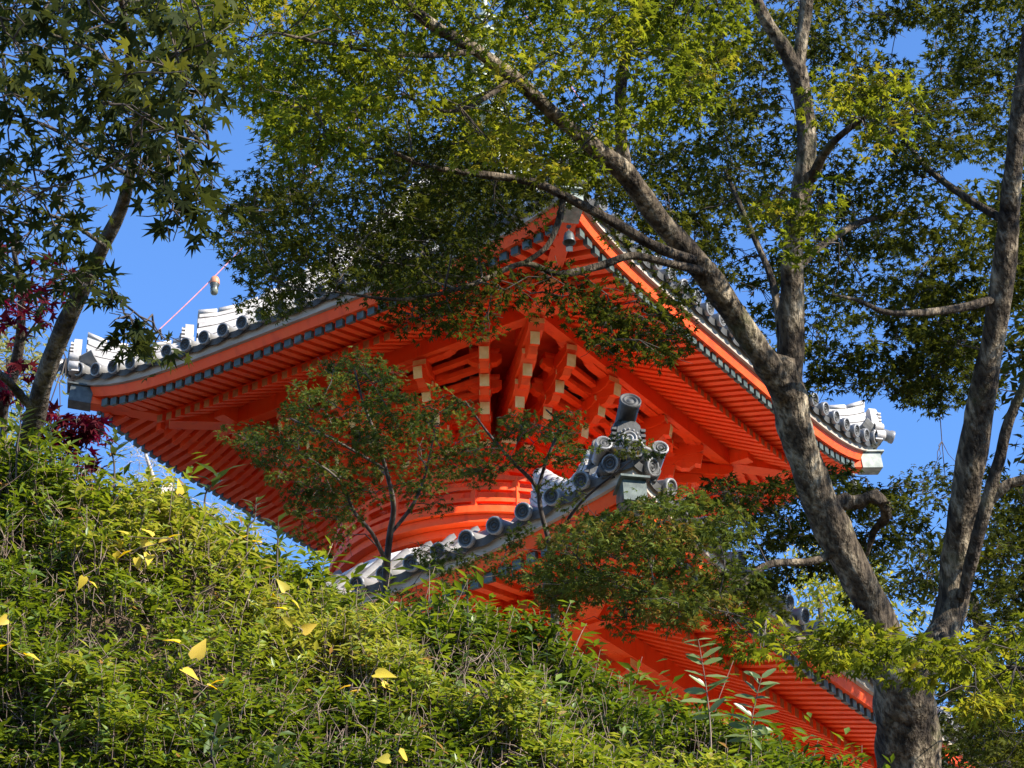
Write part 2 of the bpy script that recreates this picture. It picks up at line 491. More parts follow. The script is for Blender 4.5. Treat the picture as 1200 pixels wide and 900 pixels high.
def build_roof(name, a, zb, rise, ntile, nraf, r_kioi, r_in, depth, f1, f2, tagname, sides_indiv, rdrop):
    """a: half side at the board edge; zb: bottom of the white board at mid side"""
    rz = rise_fn(a, rise, rdrop)

    def surf(u, d):       # tile bed height above zb
        return .13 + f1 * d + f2 * d * d + rz(u) * math.exp(-d / 1.3)

    # --- bed of the roof (also the part object)
    b = MB()
    nd, nu = 12, 24
    for k in range(4):
        R = rotk(k)
        vs = []
        for i in range(nd + 1):
            d = -0.02 + (depth + .02) * i / nd
            for j in range(nu + 1):
                u = (a - d) * (-1 + 2 * j / nu)
                vs.append(tuple(R @ Vector((u, -(a - d), zb + surf(u, max(d, 0))))))
        fs = []
        for i in range(nd):
            for j in range(nu):
                q = i * (nu + 1) + j
                fs.append((q, q + 1, q + nu + 2, q + nu + 1))
        b.add(vs, fs, 0, True)
        # dark strip coloured to give the shaded gap between tiles and board
        vs, fs = [], []
        for j in range(nu + 1):
            s = -1 + 2 * j / nu
            for r, z in ((.035, .085), (.05, .115), (-.06, .10)):
                u = s * (a + r)
                vs.append(tuple(R @ Vector((u, -(a + r), zb + z + rz(u)))))
        for j in range(nu):
            q = j * 3
            fs += [(q, q + 3, q + 4, q + 1), (q + 2, q + 5, q + 3, q)]
        b.add(vs, fs, 1)
    roof = b.build(name, [M_TILE, M_TILED], PAG)
    zt = zb + surf(0, depth)

    # --- tile rows up the slope, one mesh (too many, seen only edge on)
    b = MB()
    du = 2 * a / ntile
    us = [-a + du * (i + .5) for i in range(ntile)]
    for k in range(4):
        R = rotk(k)
        for u in us:
            dmax = min(depth, a - abs(u) - .05)
            if dmax < .25: continue
            rings = []
            ns = 6
            for i in range(ns + 1):
                d = .35 + (dmax - .35) * i / ns if dmax > .4 else .2 + (dmax - .2) * i / ns
                z = zb + surf(u, d)
                rings.append([tuple(R @ Vector((u + .07 * math.cos(t), -(a - d), z + .07 * math.sin(t) + .02)))
                              for t in (0, math.pi / 3, 2 * math.pi / 3, math.pi)])
            b.loft(rings, 0, True, closed=False, caps=False)
    tag(b.build('tile_rows', [M_TILE], roof), kind='stuff')

    # --- eave tiles and pan tiles: an object each
    pan = pan_mesh(du / 2 + .01, .055)
    slope = math.atan(f1)
    for k in range(4):
        for i, u in enumerate(us):
            tl = math.atan((rz(u + .05) - rz(u - .05)) / .1)
            M = (rotk(k) @ Matrix.Translation((u, -(a + .13), zb + .185 + rz(u) - .13 * f1 * .6)) @ Matrix.Rotation(-tl, 4, 'Y')
                 @ Matrix.Rotation(slope * .75 + random.uniform(-.02, .02), 4, 'X'))
            link('eave_tile', TILE, roof, M)
        for i in range(ntile + 1):
            u = -a + du * i
            tl = math.atan((rz(u + .05) - rz(u - .05)) / .1)
            M = (rotk(k) @ Matrix.Translation((u, -(a + .10), zb + .195 + rz(u) - .10 * f1 * .6)) @ Matrix.Rotation(-tl, 4, 'Y')
                 @ Matrix.Rotation(slope * .75, 4, 'X'))
            link('pan_tile', pan, roof, M)

    # --- boards along the eave
    def strip(prof, nm, mat, closed=True):
        bb = MB()
        n = 28
        rings = []
        for j in range(n + 1):
            s = -1 + 2 * j / n
            rings.append([(s * (a + r), -(a + r), zb + z + rz(s * (a + r))) for r, z in prof])
        bb.loft(rings, 0)
        me = bb.mesh(nm, [mat])
        for k in range(4): link(nm, me, roof, rotk(k))
    strip([(0, 0), (.012, .088), (-.10, .088), (-.10, 0)], 'eave_board', M_BOARD)
    strip([(-.085, -.115), (-.045, -.002), (-.16, -.002), (-.16, -.115)], 'fascia_board', M_RED)
    s1, s2 = .24, .50                      # rafter slopes, flying and base
    zk = -.205 + (-.13 - r_kioi) * s1      # bottom of flying rafter at the kioi
    strip([(r_kioi, zk - .075), (r_kioi, zk - .002), (r_kioi - .10, zk - .002), (r_kioi - .10, zk - .075)], 'rafter_beam', M_RED)

    # --- rafters
    def rise_in(u, r):
        return rz(u) * (1 - .75 * min(1, -r / (-r_in)))
    su = 2 * (a - .16) / nraf
    rus = [-(a - .16) + su * (i + .5) for i in range(nraf)]
    mem = {}
    for i, u in enumerate(rus):
        w = .042
        lim = -(a - abs(u)) + .13
        r0, r1 = -.13, max(r_kioi - .25, lim)
        if r1 < r0 - .05:
            b = MB()
            z0 = zb - .205 + rise_in(u, r0); z1 = zb - .205 + (r0 - r1) * s1 + rise_in(u, r1)
            h = .088
            p = [(u - w, -(a + r0), z0), (u + w, -(a + r0), z0), (u + w, -(a + r1), z1), (u - w, -(a + r1), z1)]
            b.hexa(p + [(x, y, z + h) for x, y, z in p], [0, 0, 0, 0, 0, 0])
            # metal cap on the tip
            e = .005
            y0, y1 = -(a + r0 + .006), -(a + r0 - .05)
            p = [(u - w - e, y0, z0 - e), (u + w + e, y0, z0 - e), (u + w + e, y1, z0 - e + .05 * s1), (u - w - e, y1, z0 - e + .05 * s1)]
            b.hexa(p + [(x, y, z + h + 2 * e) for x, y, z in p], 1)
            mem['f', i] = b.mesh('flying_rafter', [M_RED, M_PATINA])
        r0, r1 = r_kioi + .07, max(r_in - .35, lim)
        if r1 < r0 - .05:
            b = MB()
            zz = zk - .075 - .10
            z0 = zb + zz + rise_in(u, r0); z1 = zb + zz + (r0 - r1) * s2 + rise_in(u, r1)
            h = .098
            p = [(u - w, -(a + r0), z0), (u + w, -(a + r0), z0), (u + w, -(a + r1), z1), (u - w, -(a + r1), z1)]
            b.hexa(p + [(x, y, z + h) for x, y, z in p], [0, 0, 1, 0, 0, 0])
            mem['b', i] = b.mesh('base_rafter', [M_RED, M_BROWNEND])
    for k in range(4):
        if k in sides_indiv:
            for i in range(nraf):
                if ('f', i) in mem: link('flying_rafter', mem['f', i], roof, rotk(k))
                if ('b', i) in mem: link('base_rafter', mem['b', i], roof, rotk(k))
        else:
            for key, nm, m2 in (('f', 'flying_rafter_row', M_PATINA), ('b', 'base_rafter_row', M_BROWNEND)):
                bb = MB()
                for i in range(nraf):
                    if (key, i) in mem:
                        me = mem[key, i]
                        bb.add([v.co for v in me.vertices], [tuple(p.vertices) for p in me.polygons], [p.material_index for p in me.polygons])
                tag(bb.build(nm, [M_RED, m2], roof, rotk(k)), kind='stuff')

    # --- soffit boards over the rafters
    b = MB()
    n = 24
    for k in range(4):
        R = rotk(k)
        for (ra, za), (rb_, zb2) in ((( -.10, -.112), (r_kioi - .05, zk + .092)), ((r_kioi - .05, zk - .07 + .02), (r_in - .6, zk - .07 + (-r_in + .55 + r_kioi) * s2))):
            vs, fs = [], []
            for j in range(n + 1):
                s = -1 + 2 * j / n
                for r, z in ((ra, za), (rb_, zb2)):
                    u = s * (a + r)
                    vs.append(tuple(R @ Vector((u, -(a + r), zb + z + rise_in(u, r)))))
            for j in range(n): fs.append((2 * j, 2 * j + 1, 2 * j + 3, 2 * j + 2))
            b.add(vs, fs, 0)
    b.build('soffit', [M_REDD], roof)

    # --- purlin (the square beam carrying the rafters)
    bi = a + r_in
    zp = zk - .175 + (r_kioi + .07 - r_in) * s2        # underside of base rafters there
    me = MB().box(-(bi + .34), bi + .34, -bi - .075, -bi + .075, zb + zp - .24, zb + zp - .004).mesh('purlin', [M_RED])
    for k in range(4):
        o = link('purlin', me, roof, rotk(k) @ Matrix.Translation((0, 0, -.006 * (k % 2))))
    # bracket arm caps under the purlin corners
    # --- hip rafters
    b = MB()
    tip = a + .035
    zt0 = zb - .27 + rz(a) ; r1 = bi - .5
    zt1 = zb + zp - .12
    d = Vector((1, -1, 0)).normalized()
    A = Vector((tip, -tip, zt0 + .09)); B = Vector((r1, -r1, zt1 + .05))
    mid = A.lerp(B, .5) + Vector((0, 0, -.10))
    b.beam(A + Vector((0, 0, .0)), mid, .19, .20, 0)
    b.beam(mid + (A - mid) * .12 + Vector((0, 0, -.05)), B, .21, .24, 0, mats=(0, 1, 0))
    dirm = (A - mid).normalized()
    b.beam(A + dirm * .015, A - dirm * .26, .215, .225, 2)
    b.beam(A + dirm * .05 + Vector((0, 0, .118)), A - dirm * .28 + Vector((0, 0, .118)), .27, .022, 2)
    me = b.mesh('hip_rafter', [M_RED, M_OCHRE, M_BRONZE])
    me_pale = b.mesh('hip_rafter', [M_RED, M_OCHRE, M_PATPALE if a < 4 else M_PATINA])
    for k in range(4): link('hip_rafter', me_pale if k in (0, 1) else me, roof, rotk(k))  # pale caps on the sunward upper corners put sunlight into the colour

    # --- hip ridges of stacked flat tiles
    def hip(d):
        u = a - d
        return Vector((u, -u, zb + surf(u, max(d, 0)) if d >= 0 else zb + surf(a, 0) + .28 * -d))

    diag = Vector((1, -1, 0)).normalized(); sidev = Vector((1, 1, 0)).normalized()

    def ridge(d0, d1, width, courses, ch, lift, nm, sweep):
        bb = MB()
        ns = 14
        for c in range(courses):
            w = width * (1 - .05 * c) / 2 + (.012 if c % 2 else 0)
            rings = []
            for i in range(ns + 1):
                t = i / ns
                dd = d0 + (d1 - d0) * t + (.012 if c % 2 else 0) * (1 if t == 0 else 0)
                p = hip(dd)
                sw = sweep * max(0, 1 - t * (d1 - d0) / .8) ** 2
                z0 = lift + c * ch + sw * (c + 1) / courses
                z1 = lift + (c + .86) * ch + sw * (c + 1.86) / courses
                q = p + Vector((0, 0, z0)); r = p + Vector((0, 0, z1))
                rings.append([tuple(q - sidev * w), tuple(q + sidev * w), tuple(r + sidev * w), tuple(r - sidev * w)])
            bb.loft(rings, 0)
        # half-round crown tiles in a row
        L = 0.24
        nt = max(2, int((d1 - d0) * math.sqrt(2) / L))
        zl = lift + courses * ch
        for i in range(nt):
            ta, tb = i / nt, (i + .93) / nt
            rings = []
            for t in (ta, tb):
                p = hip(d0 + (d1 - d0) * t) + Vector((0, 0, zl + sweep * max(0, 1 - t * (d1 - d0) / .8) ** 2 * 1.05))
                rr = width * .42 * (1.0 if t == ta else .92)
                rings.append([tuple(p + sidev * rr * math.cos(x) + Vector((0, 0, rr * .9 * math.sin(x)))) for x in
                              [math.pi * q / 6 for q in range(7)]])
            bb.loft(rings, 0, True, closed=True)
        me = bb.mesh(nm, [M_RIDGE])
        for k in range(4): link(nm, me, roof, rotk(k))
        return hip(d0) + Vector((0, 0, lift + sweep * .5)), courses * ch + sweep

    e1, h1 = ridge(.06 if a < 4 else .20, .98, .24, 7, .045, .05, 'corner_ridge', .16)
    e2, h2 = ridge(1.0, depth, .27, 8, .048, .06, 'hip_ridge', .22)

    # --- demon-face end tiles: plain shield with a ringed disc and a horn tile above
    def shield(pos, s, nm, horn=True):
        bb = MB()
        prof = [(-.23, -.10), (-.21, .02), (-.16, .10), (-.14, .28), (-.11, .42), (-.06, .47), (.06, .47), (.11, .42), (.14, .28), (.16, .10), (.21, .02), (.23, -.10)]
        M = Matrix.Translation(pos) @ Matrix.Rotation(rad(-45), 4, 'Z') @ Matrix.Scale(s, 4)
        MY = M @ Matrix.Rotation(math.pi / 2, 4, 'Z')
        # prism extrudes along local y; we want the shield plane normal along the diagonal (local x of M)
        bb.prism(prof, -.10, .0, MY)
        inner = [(x * .80, z * .86 + .03) for x, z in prof]
        bb.prism(inner, -.135, -.10, MY)
        # beads and disc
        Mz = M @ Matrix.Translation((.135, 0, .26)) @ Matrix.Rotation(math.pi / 2, 4, 'Y')
        bb.lathe([(0, .016), (.02, .016), (.022, .026), (.036, .026), (.038, .012), (.05, .012), (.056, .03), (.066, .03), (.07, .0)], 16, Mz, 1)
        for q in range(14):
            t = 2 * math.pi * q / 14
            bb.lathe([(.013, 0), (.013, .018), (.0, .024)], 6, Mz @ Matrix.Translation((.088 * math.cos(t), .088 * math.sin(t), 0)), 1)
        # side scrolls
        for sg in (-1, 1):
            for zz, rr, yy in ((-.02, .065, .20), (.12, .05, .17)):
                Ms = M @ Matrix.Translation((.10, sg * yy, zz)) @ Matrix.Rotation(math.pi / 2, 4, 'Y')
                bb.lathe([(0, .03), (rr * .35, .03), (rr * .4, .05), (rr * .65, .05), (rr * .7, .03), (rr * .8, .045), (rr, .04), (rr, -.08)], 12, Ms, 0)
            # ribs down the side
            for q in range(5):
                bb.box(.10, .142, sg * .125 - .02, sg * .125 + .02, .14 + q * .05, .165 + q * .05, 0, M)
        # horn tile leaning up and out
        if horn:
            Mh = M @ Matrix.Translation((-.06, 0, .44)) @ Matrix.Rotation(rad(66), 4, 'Y')
            bb.lathe([(.07, -.12), (.085, .0), (.088, .30), (.094, .30), (.094, .335), (.082, .338), (.078, .325), (.064, .325), (.06, .335), (.048, .335), (.044, .322), (.03, .322), (.026, .332), (0, .332)], 18, Mh, 0, mats=[0] * 13)
        me = bb.mesh(nm, [M_TILEEND if horn else M_RIDGE, M_TILE])  # pale upper and dark lower tiles put sun and shade into the colour
        for k in range(4): link(nm, me, roof, rotk(k))
    shield(hip(.02 if a < 4 else .16) + Vector((0, 0, .03)), .95 if a < 4 else 1.08, 'ridge_end_tile', a > 4)
    shield(hip(.97) + Vector((0, 0, .06)), 1.05, 'ridge_end_tile', a > 4)
    # the corner cover tile pointing out along the hip
    bb = MB()
    p = hip(0)
    Mc = Matrix.Translation(p + diag * (.30 if a < 4 else .16) + Vector((0, 0, .09 if a < 4 else .06))) @ Matrix.Rotation(rad(45), 4, 'Z') @ Matrix.Rotation(rad(14), 4, 'X')
    me = TILE
    for k in range(4):
        link('corner_tile', me, roof, rotk(k) @ Mc)
        for sg in ((-1, 1) if a > 4 else ()):
            link('corner_tile', me, roof, rotk(k) @ Matrix.Translation(sidev * .26 * sg - diag * .12 + Vector((0, 0, .10))) @ Mc @ Matrix.Rotation(rad(-28), 4, 'X') @ Matrix.Diagonal((.9, .6, .9, 1)))
    return roof, zt, zp, bi, hip


UA, LA = 3.6, 5.05
upper, zt_u, zp_u, bi_u, hip_u = build_roof('upper_roof', UA, ZU, .32, 25, 46, -.70, -1.40, 3.30, .33, .255, 'upper', (0, 1, 3), 5.6)
lower, zt_l, zp_l, bi_l, hip_l = build_roof('lower_roof', LA, ZL, .50, 32, 62, -.78, -1.55, 2.75, .38, .12, 'lower', (0, 1), 2.7)


def lathe_part(name, prof, seg, mat, parent=PAG, z=0.0, smooth=True):
    return MB().lathe(prof, seg, None, 0, smooth).build(name, mat, parent, Matrix.Translation((0, 0, z)))


# finial on top of the upper roof
zf = zt_u + .02
finb = MB().box(-.48, .48, -.48, .48, zf - .12, zf + .26).box(-.56, .56, -.56, .56, zf + .26, zf + .34).box(-.40, .40, -.40, .40, zf + .34, zf + .40)
fin = finb.build('finial', [M_PATPALE], PAG)
lathe_part('finial_bowl', [(.38, .0), (.40, .10), (.34, .24), (.22, .33), (.10, .36)], 24, M_PATPALE, fin, zf + .40)
lathe_part('finial_lotus', [(.10, 0), (.20, .05), (.34, .16), (.36, .20), (.30, .19), (.08, .10)], 20, M_PATPALE, fin, zf + .75)
lathe_part('finial_pole', [(.055, 0), (.05, 2.9), (.03, 3.6), (0, 3.65)], 12, M_PATPALE, fin, zf + .75)
for i in range(7):
    r = .34 - .025 * i
    bb = MB().lathe([(r - .05, -.02), (r, -.025), (r, .025), (r - .05, .02), (r - .05, -.02)], 24, None, 0)
    for q in range(4):
        t = q * math.pi / 2
        bb.beam((0.04 * math.cos(t), .04 * math.sin(t), 0), ((r - .03) * math.cos(t), (r - .03) * math.sin(t), 0), .03, .03)
    bb.build('finial_ring', [M_PATPALE], fin, Matrix.Translation((0, 0, zf + 1.15 + .25 * i)))

# circular upper body
body = lathe_part('upper_body', [(1.0, ZU - 2.0), (1.0, ZU + .30)], 48, M_REDD)
lathe_part('ceiling', [(.9, ZU + zp_u - .02), (bi_u * 1.38, ZU + zp_u - .015)], 48, M_REDD, body)
for k in range(12):
    t = rad(15 + 30 * k)
    lathe_part('column', [(.095, ZU - 1.9), (.09, ZU - .74)], 12, M_RED, body).matrix_local = Matrix.Translation((1.03 * math.cos(t), 1.03 * math.sin(t), 0))
for nm, r0, z0, z1 in (('ring_beam', 1.14, -1.55, -1.42), ('ring_beam', 1.12, -1.02, -.92), ('ring_beam', 1.16, -.84, -.73)):
    lathe_part(nm, [(1.0, ZU + z0), (r0, ZU + z0), (r0, ZU + z1), (1.0, ZU + z1)], 48, M_RED, body, 0, False)
for k in range(12):
    t = rad(30 * k)
    M = Matrix.Rotation(t, 4, 'Z')
    MB().box(1.0, 1.035, -.2, .2, ZU - 1.40, ZU - 1.04, 0, M).build('wall_panel', [M_REDD], body)
# round balcony: stepped rings, floor, railing; white dome under it
balc = lathe_part('balcony', [(1.0, ZU - 1.95), (1.92, ZU - 1.97), (1.92, ZU - 1.89), (1.0, ZU - 1.88)], 64, M_RED, PAG, 0, False)
for r, z0, z1 in ((1.86, -2.07, -1.975), (1.74, -2.17, -2.075), (1.66, -2.28, -2.175)):
    lathe_part('balcony_ring', [(1.3, ZU + z0), (r, ZU + z0), (r, ZU + z1), (1.3, ZU + z1)], 64, M_RED, balc, 0, False)
for z0, h in ((-1.53, .06), (-1.66, .04), (-1.81, .05)):
    lathe_part('railing_rail', [(1.80, ZU + z0), (1.86, ZU + z0), (1.86, ZU + z0 + h), (1.80, ZU + z0 + h), (1.80, ZU + z0)], 64, M_RED, balc, 0, False)
for k in range(24):
    t = rad(15 * k)
    MB().box(-.03, .03, -.03, .03, ZU - 1.89, ZU - 1.48).build('railing_post', [M_RED], balc, Matrix.Translation((1.83 * math.cos(t), 1.83 * math.sin(t), 0)))
lathe_part('plaster_dome', [(1.55, ZU - 2.26), (1.85, ZU - 2.30), (2.10, ZU - 2.43), (2.30, ZU - 2.68), (2.42, ZU - 3.08)], 64, M_PLASTER)

# --- bracket sets, twelve round the body
NT = 5


def arm_profile(x0, x1, h, both=False):
    if both:
        return [(x0, h * .55), (x0 + .05, h * .18), (x0 + .14, 0), (x1 - .14, 0), (x1 - .05, h * .18), (x1, h * .55), (x1, h), (x0, h)], {5: 1, 7: 1}
    return [(x0, 0), (x1 - .18, 0), (x1 - .07, h * .16), (x1, h * .52), (x1, h), (x0, h)], {3: 1}


BLOCK = MB().box(-.085, .085, -.085, .085, 0, .055, 0, None, .028).box(-.085, .085, -.085, .085, .055, .10).mesh('bearing_block', [M_RED])
Z0B = zp_u - .24 - .80


def tier_geo(theta, k):
    c = max(abs(math.cos(theta)), abs(math.sin(theta)))
    rend = bi_u / c
    r0 = .98
    return r0 + (rend - r0) * (k + 1) / NT, Z0B + k * .158


SETS = [90 * k + d for k in range(4) for d in (15, 34, 45, 56, 75)]
for ang in SETS:
    th = rad(ang)
    M = Matrix.Rotation(th, 4, 'Z')
    corner = ang % 90 == 45
    beside = ang % 90 in (34, 56)
    b = MB()
    # body of the set: stacked stubs filling the fin behind the arms
    for k in range(NT):
        r, z = tier_geo(th, k)
        b.box(.60, r - .16, -.062, .062, ZU + z + .02, ZU + z + .17, 0)
    bs = b.build('bracket_set', [M_RED], PAG, M)
    for k in range(NT):
        r, z = tier_geo(th, k)
        w = .082 if not corner else .09
        if beside: w = .065
        prof, fm = arm_profile(.55, r + .05, .138)
        MB().prism(prof, -w, w, Matrix.Translation((0, 0, ZU + z)), 0, fm).build('bracket_arm', [M_RED, M_OCHRE], bs)
        link('bearing_block', BLOCK, bs, Matrix.Translation((r - .06, 0, ZU + z + .115)))
        # cross arms
        if not corner and not (beside and k < 2):
            L = .30 + .045 * k if not beside else .20
            prof, fm = arm_profile(-L, L, .13, True)
            if k == NT - 1:
                base = round((math.degrees(th)) / 90) * 90 if not corner else math.degrees(th)
                dv = rad(base) - th
            else:
                dv = 0
            Mx = Matrix.Translation((r - .06, 0, ZU + z + (.17 if k < NT - 1 else .14))) @ Matrix.Rotation(dv + math.pi / 2, 4, 'Z')
            if not (corner and k == NT - 1):
                MB().prism(prof, -.055, .055, Mx, 0, fm).build('cross_arm', [M_RED, M_OCHRE], bs)
                for e in (-L + .09, L - .09):
                    link('bearing_block', BLOCK, bs, Mx @ Matrix.Translation((e, 0, .12)) @ Matrix.Scale(.8, 4))
    # two tail rafters leaning down and out with pale painted ends
    for k, ext in ((1, .30), (2, .34), (3, .36)):
        r, z = tier_geo(th, k)
        MB().beam((r + ext, 0, ZU + z + .10), (.8, 0, ZU + z + .10 + (r + ext - .8) * .20), .11, .15, 0, mats=(0, 1, 0)).build('tail_rafter', [M_RED, M_OCHRE], bs)
        # curled nose under it
        prof = [(r - .02, .02), (r + .10, -.05), (r + .20, -.05), (r + .27, .01), (r + .27, .08), (r + .20, .04), (r + .10, .05), (r + .0, .12)]
        MB().prism(prof, -.05, .05, Matrix.Translation((0, 0, ZU + z + .03)), 0, {3: 1}).build('bracket_nose', [M_RED, M_OCHRE], bs)

# tie beams between neighbouring sets, tier by tier
for ang in SETS:
    i_ = SETS.index(ang)
    nxt = SETS[(i_ + 1) % len(SETS)] + (360 if i_ == len(SETS) - 1 else 0)
    if ang % 90 in (34, 45): continue          # open dark gap between the corner fins
    ta, tb = rad(ang), rad(nxt)
    for h in range(2 * (NT - 1)):
        k = h / 2
        (ra, z), (rb_, _) = tier_geo(ta, k), tier_geo(tb, k)
        A_ = Vector(((ra - .10) * math.cos(ta), (ra - .10) * math.sin(ta), ZU + z + .19))
        B_ = Vector(((rb_ - .10) * math.cos(tb), (rb_ - .10) * math.sin(tb), ZU + z + .19))
        MB().beam(A_, B_, .085, .062).build('tie_beam', [M_RED], body)
    # sloping boards behind the beams
    (ra, za), (rb_, _) = tier_geo(ta, -.4), tier_geo(tb, -.4)
    (rc, zc), (rd, _) = tier_geo(ta, NT - 2.2), tier_geo(tb, NT - 2.2)
    b = MB()
    pt = lambda r, t, z: (r * math.cos(t), r * math.sin(t), ZU + z)
    b.add([pt(ra - .16, ta, za + .2), pt(rb_ - .16, tb, za + .2), pt(rd - .16, tb, zc + .24), pt(rc - .16, ta, zc + .24)], [(0, 1, 2, 3)], 0)
    b.build('backing_board', [M_REDD], body)
    # black lattice ceiling between the outer tiers
    (r2, z2), (r2b, _) = tier_geo(ta, 3), tier_geo(tb, 3)
    (r1, z1), (r1b, _) = tier_geo(ta, 2), tier_geo(tb, 2)
    zz = ZU + z2 + .21
    P = lambda r, t: Vector((r * math.cos(t), r * math.sin(t), zz))
    c = [P(r1, ta), P(r2 - .1, ta), P(r2b - .1, tb), P(r1b, tb)]
    b = MB()
    for i in range(1, 10):
        s = i / 10
        b.beam(c[0].lerp(c[3], s), c[1].lerp(c[2], s), .028, .035)
    for i in range(1, 6):
        s = i / 6
        b.beam(c[0].lerp(c[1], s) - Vector((0, 0, .004)), c[3].lerp(c[2], s) - Vector((0, 0, .004)), .028, .035)
    b.build('ceiling_lattice', [M_BLACK], body)

# lower storey body under the lower roof
zbase = .9
lb = MB().box(-2.6, 2.6, -2.6, 2.6, zbase, ZL + .55).build('lower_wall', [M_PLASTER], PAG)
MB().box(-3.6, 3.6, -3.6, 3.6, 0.0, zbase - .004).build('stone_base', [noise_mat('granite', (.25, .24, .22), (.38, .37, .34), 30, .8)], PAG)
MB().box(-3.45, 3.45, -3.45, 3.45, ZL + .45, ZL + .50).build('lower_ceiling', [M_REDD], PAG)
for k in range(4):
    for x in (-2.62, -.95, .95):
        MB().lathe([(.16, zbase), (.15, ZL - .35)], 14, Matrix.Translation((x, -2.62, 0))).build('lower_column', [M_RED], lb, rotk(k))
    for z0, z1 in ((ZL - .62, ZL - .42), (ZL - 1.5, ZL - 1.34), (zbase + .02, zbase + .2)):
        MB().box(-2.7, 2.7, -2.72, -2.61, z0 + .002 * (k % 2), z1 + .002 * (k % 2)).build('lower_beam', [M_RED], lb, rotk(k))
    for x in (-2.62, -.95, .95, 2.62):
        for t_ in range(3):
            prof, fm = arm_profile(2.5, 2.62 + (bi_l - 2.62) * (t_ + 1) / 3 + .05, .16)
            Mx = Matrix.Translation((x, 0, ZL + zp_l - .24 - .52 + t_ * .175)) @ Matrix.Rotation(-math.pi / 2, 4, 'Z')
            MB().prism(prof, -.07, .07, Mx, 0, fm).build('lower_bracket_arm', [M_RED, M_OCHRE], lb, rotk(k))
            L = .42
            pr, fm2 = arm_profile(-L, L, .14, True)
            yy = -(2.62 + (bi_l - 2.62) * (t_ + 1) / 3 - .06)
            MB().prism(pr, yy - .055, yy + .055, Matrix.Translation((x, 0, ZL + zp_l - .24 - .52 + t_ * .175 + .16)), 0, fm2).build('lower_cross_arm', [M_RED, M_OCHRE], lb, rotk(k))


# ------------------------------------------------------------------ bells and chains
def bell(world_pos, s, label, group=None):
    e = empty('wind_bell', world_pos)
    b = MB().lathe([(.0, -.06), (.03, -.065), (.05, -.085), (.062, -.12), (.068, -.18), (.082, -.215), (.078, -.22), (.06, -.19), (0, -.10)], 14, Matrix.Scale(s, 4))
    b.build('bell_body', [M_BRONZE], e)
    MB().lathe([(.004, 0), (.004, -.06)], 6, Matrix.Scale(s, 4)).lathe([(.0, .035), (.03, .02), (.03, .0), (.012, -.01)], 8, Matrix.Scale(s, 4)).build('hanger', [M_BRONZE], e)
    MB().lathe([(.004, -.1), (.004, -.27)], 6, Matrix.Scale(s, 4)).box(-.04 * s, .04 * s, -.004, .004, -.34 * s, -.27 * s).build('clapper', [M_BRONZE], e)
    return tag(e, label, 'bell', group)


def corner_world(k, d, dz):
    p = rotk(k) @ Vector((UA - d, -(UA - d), ZU + .255 + dz))
    return PAGM @ p


bell(corner_world(3, .22, -.33), 1.15, 'dark bronze wind bell under the upper eave corner above the hedge')
bell(corner_world(0, .14, -.31), .9, 'dark bronze wind bell under the upper eave corner facing the path')
bell(corner_world(1, .22, -.33), 1.1, 'dark bronze wind bell under the upper eave corner behind the maple trunk')

chain_top = PAGM @ Vector((0, 0, zf + 4.05))


def chain(k, ts, label, blabels):
    A = Vector(chain_top)
    hb = hip_u(.55); B = PAGM @ (rotk(k) @ (hb + Vector((0, 0, .50))))
    pts = []
    n = 60
    for i in range(n + 1):
        t = i / n
        p = A.lerp(B, t); p.z -= 4 * .42 * t * (1 - t)
        pts.append(p)
    e = empty('chain', B)
    bb = MB()
    for i in range(n):
        p, q = pts[i] - B, pts[i + 1] - B
        bb.beam(p, q, .012, .012)
    bb.build('chain_line', [M_CORD], e)
    tag(e, label, 'chain')
    for t, bl in zip(ts, blabels):
        p = A.lerp(B, t); p.z -= 4 * .42 * t * (1 - t)
        h = empty('hanging_lamp', p)
        MB().lathe([(0, -.02), (.045, -.025), (.06, -.06), (.065, -.12), (.062, -.125)], 14).build('lamp_cap', [M_TERRA], h)
        MB().lathe([(.058, -.12), (.06, -.145), (.05, -.16), (.052, -.20)], 14).build('lamp_collar', [M_BRONZE], h)
        MB().lathe([(.05, -.20), (.05, -.25), (.035, -.275), (0, -.28)], 12).build('lamp_glass', [M_CLOUDYGLASS], h)
        tag(h, bl, 'lamp')


chain(3, (.81,), 'thin pink chain from the finial to the roof corner above the hedge', ('small terracotta-capped lamp on the chain in open blue sky',))
chain(1, (.80,), 'thin pink chain from the finial to the roof corner behind the maple', ('small terracotta-capped lamp on the chain seen between the maple limbs',))
#@@VEG
# ------------------------------------------------------------------ vegetation helpers
def smooth_path(P, R, sub=5):
    """Catmull-Rom through points P (n,3) with radii R"""
    P = np.asarray(P, float); R = np.asarray(R, float)
    n = len(P)
    out, ro = [], []
    for i in range(n - 1):
        p0, p1, p2, p3 = P[max(i - 1, 0)], P[i], P[i + 1], P[min(i + 2, n - 1)]
        for k in range(sub):
            t = k / sub
            out.append(.5 * ((2 * p1) + (-p0 + p2) * t + (2 * p0 - 5 * p1 + 4 * p2 - p3) * t * t + (-p0 + 3 * p1 - 3 * p2 + p3) * t ** 3))
            ro.append(R[i] * (1 - t) + R[i + 1] * t)
    out.append(P[-1]); ro.append(R[-1])
    return np.array(out), np.array(ro)


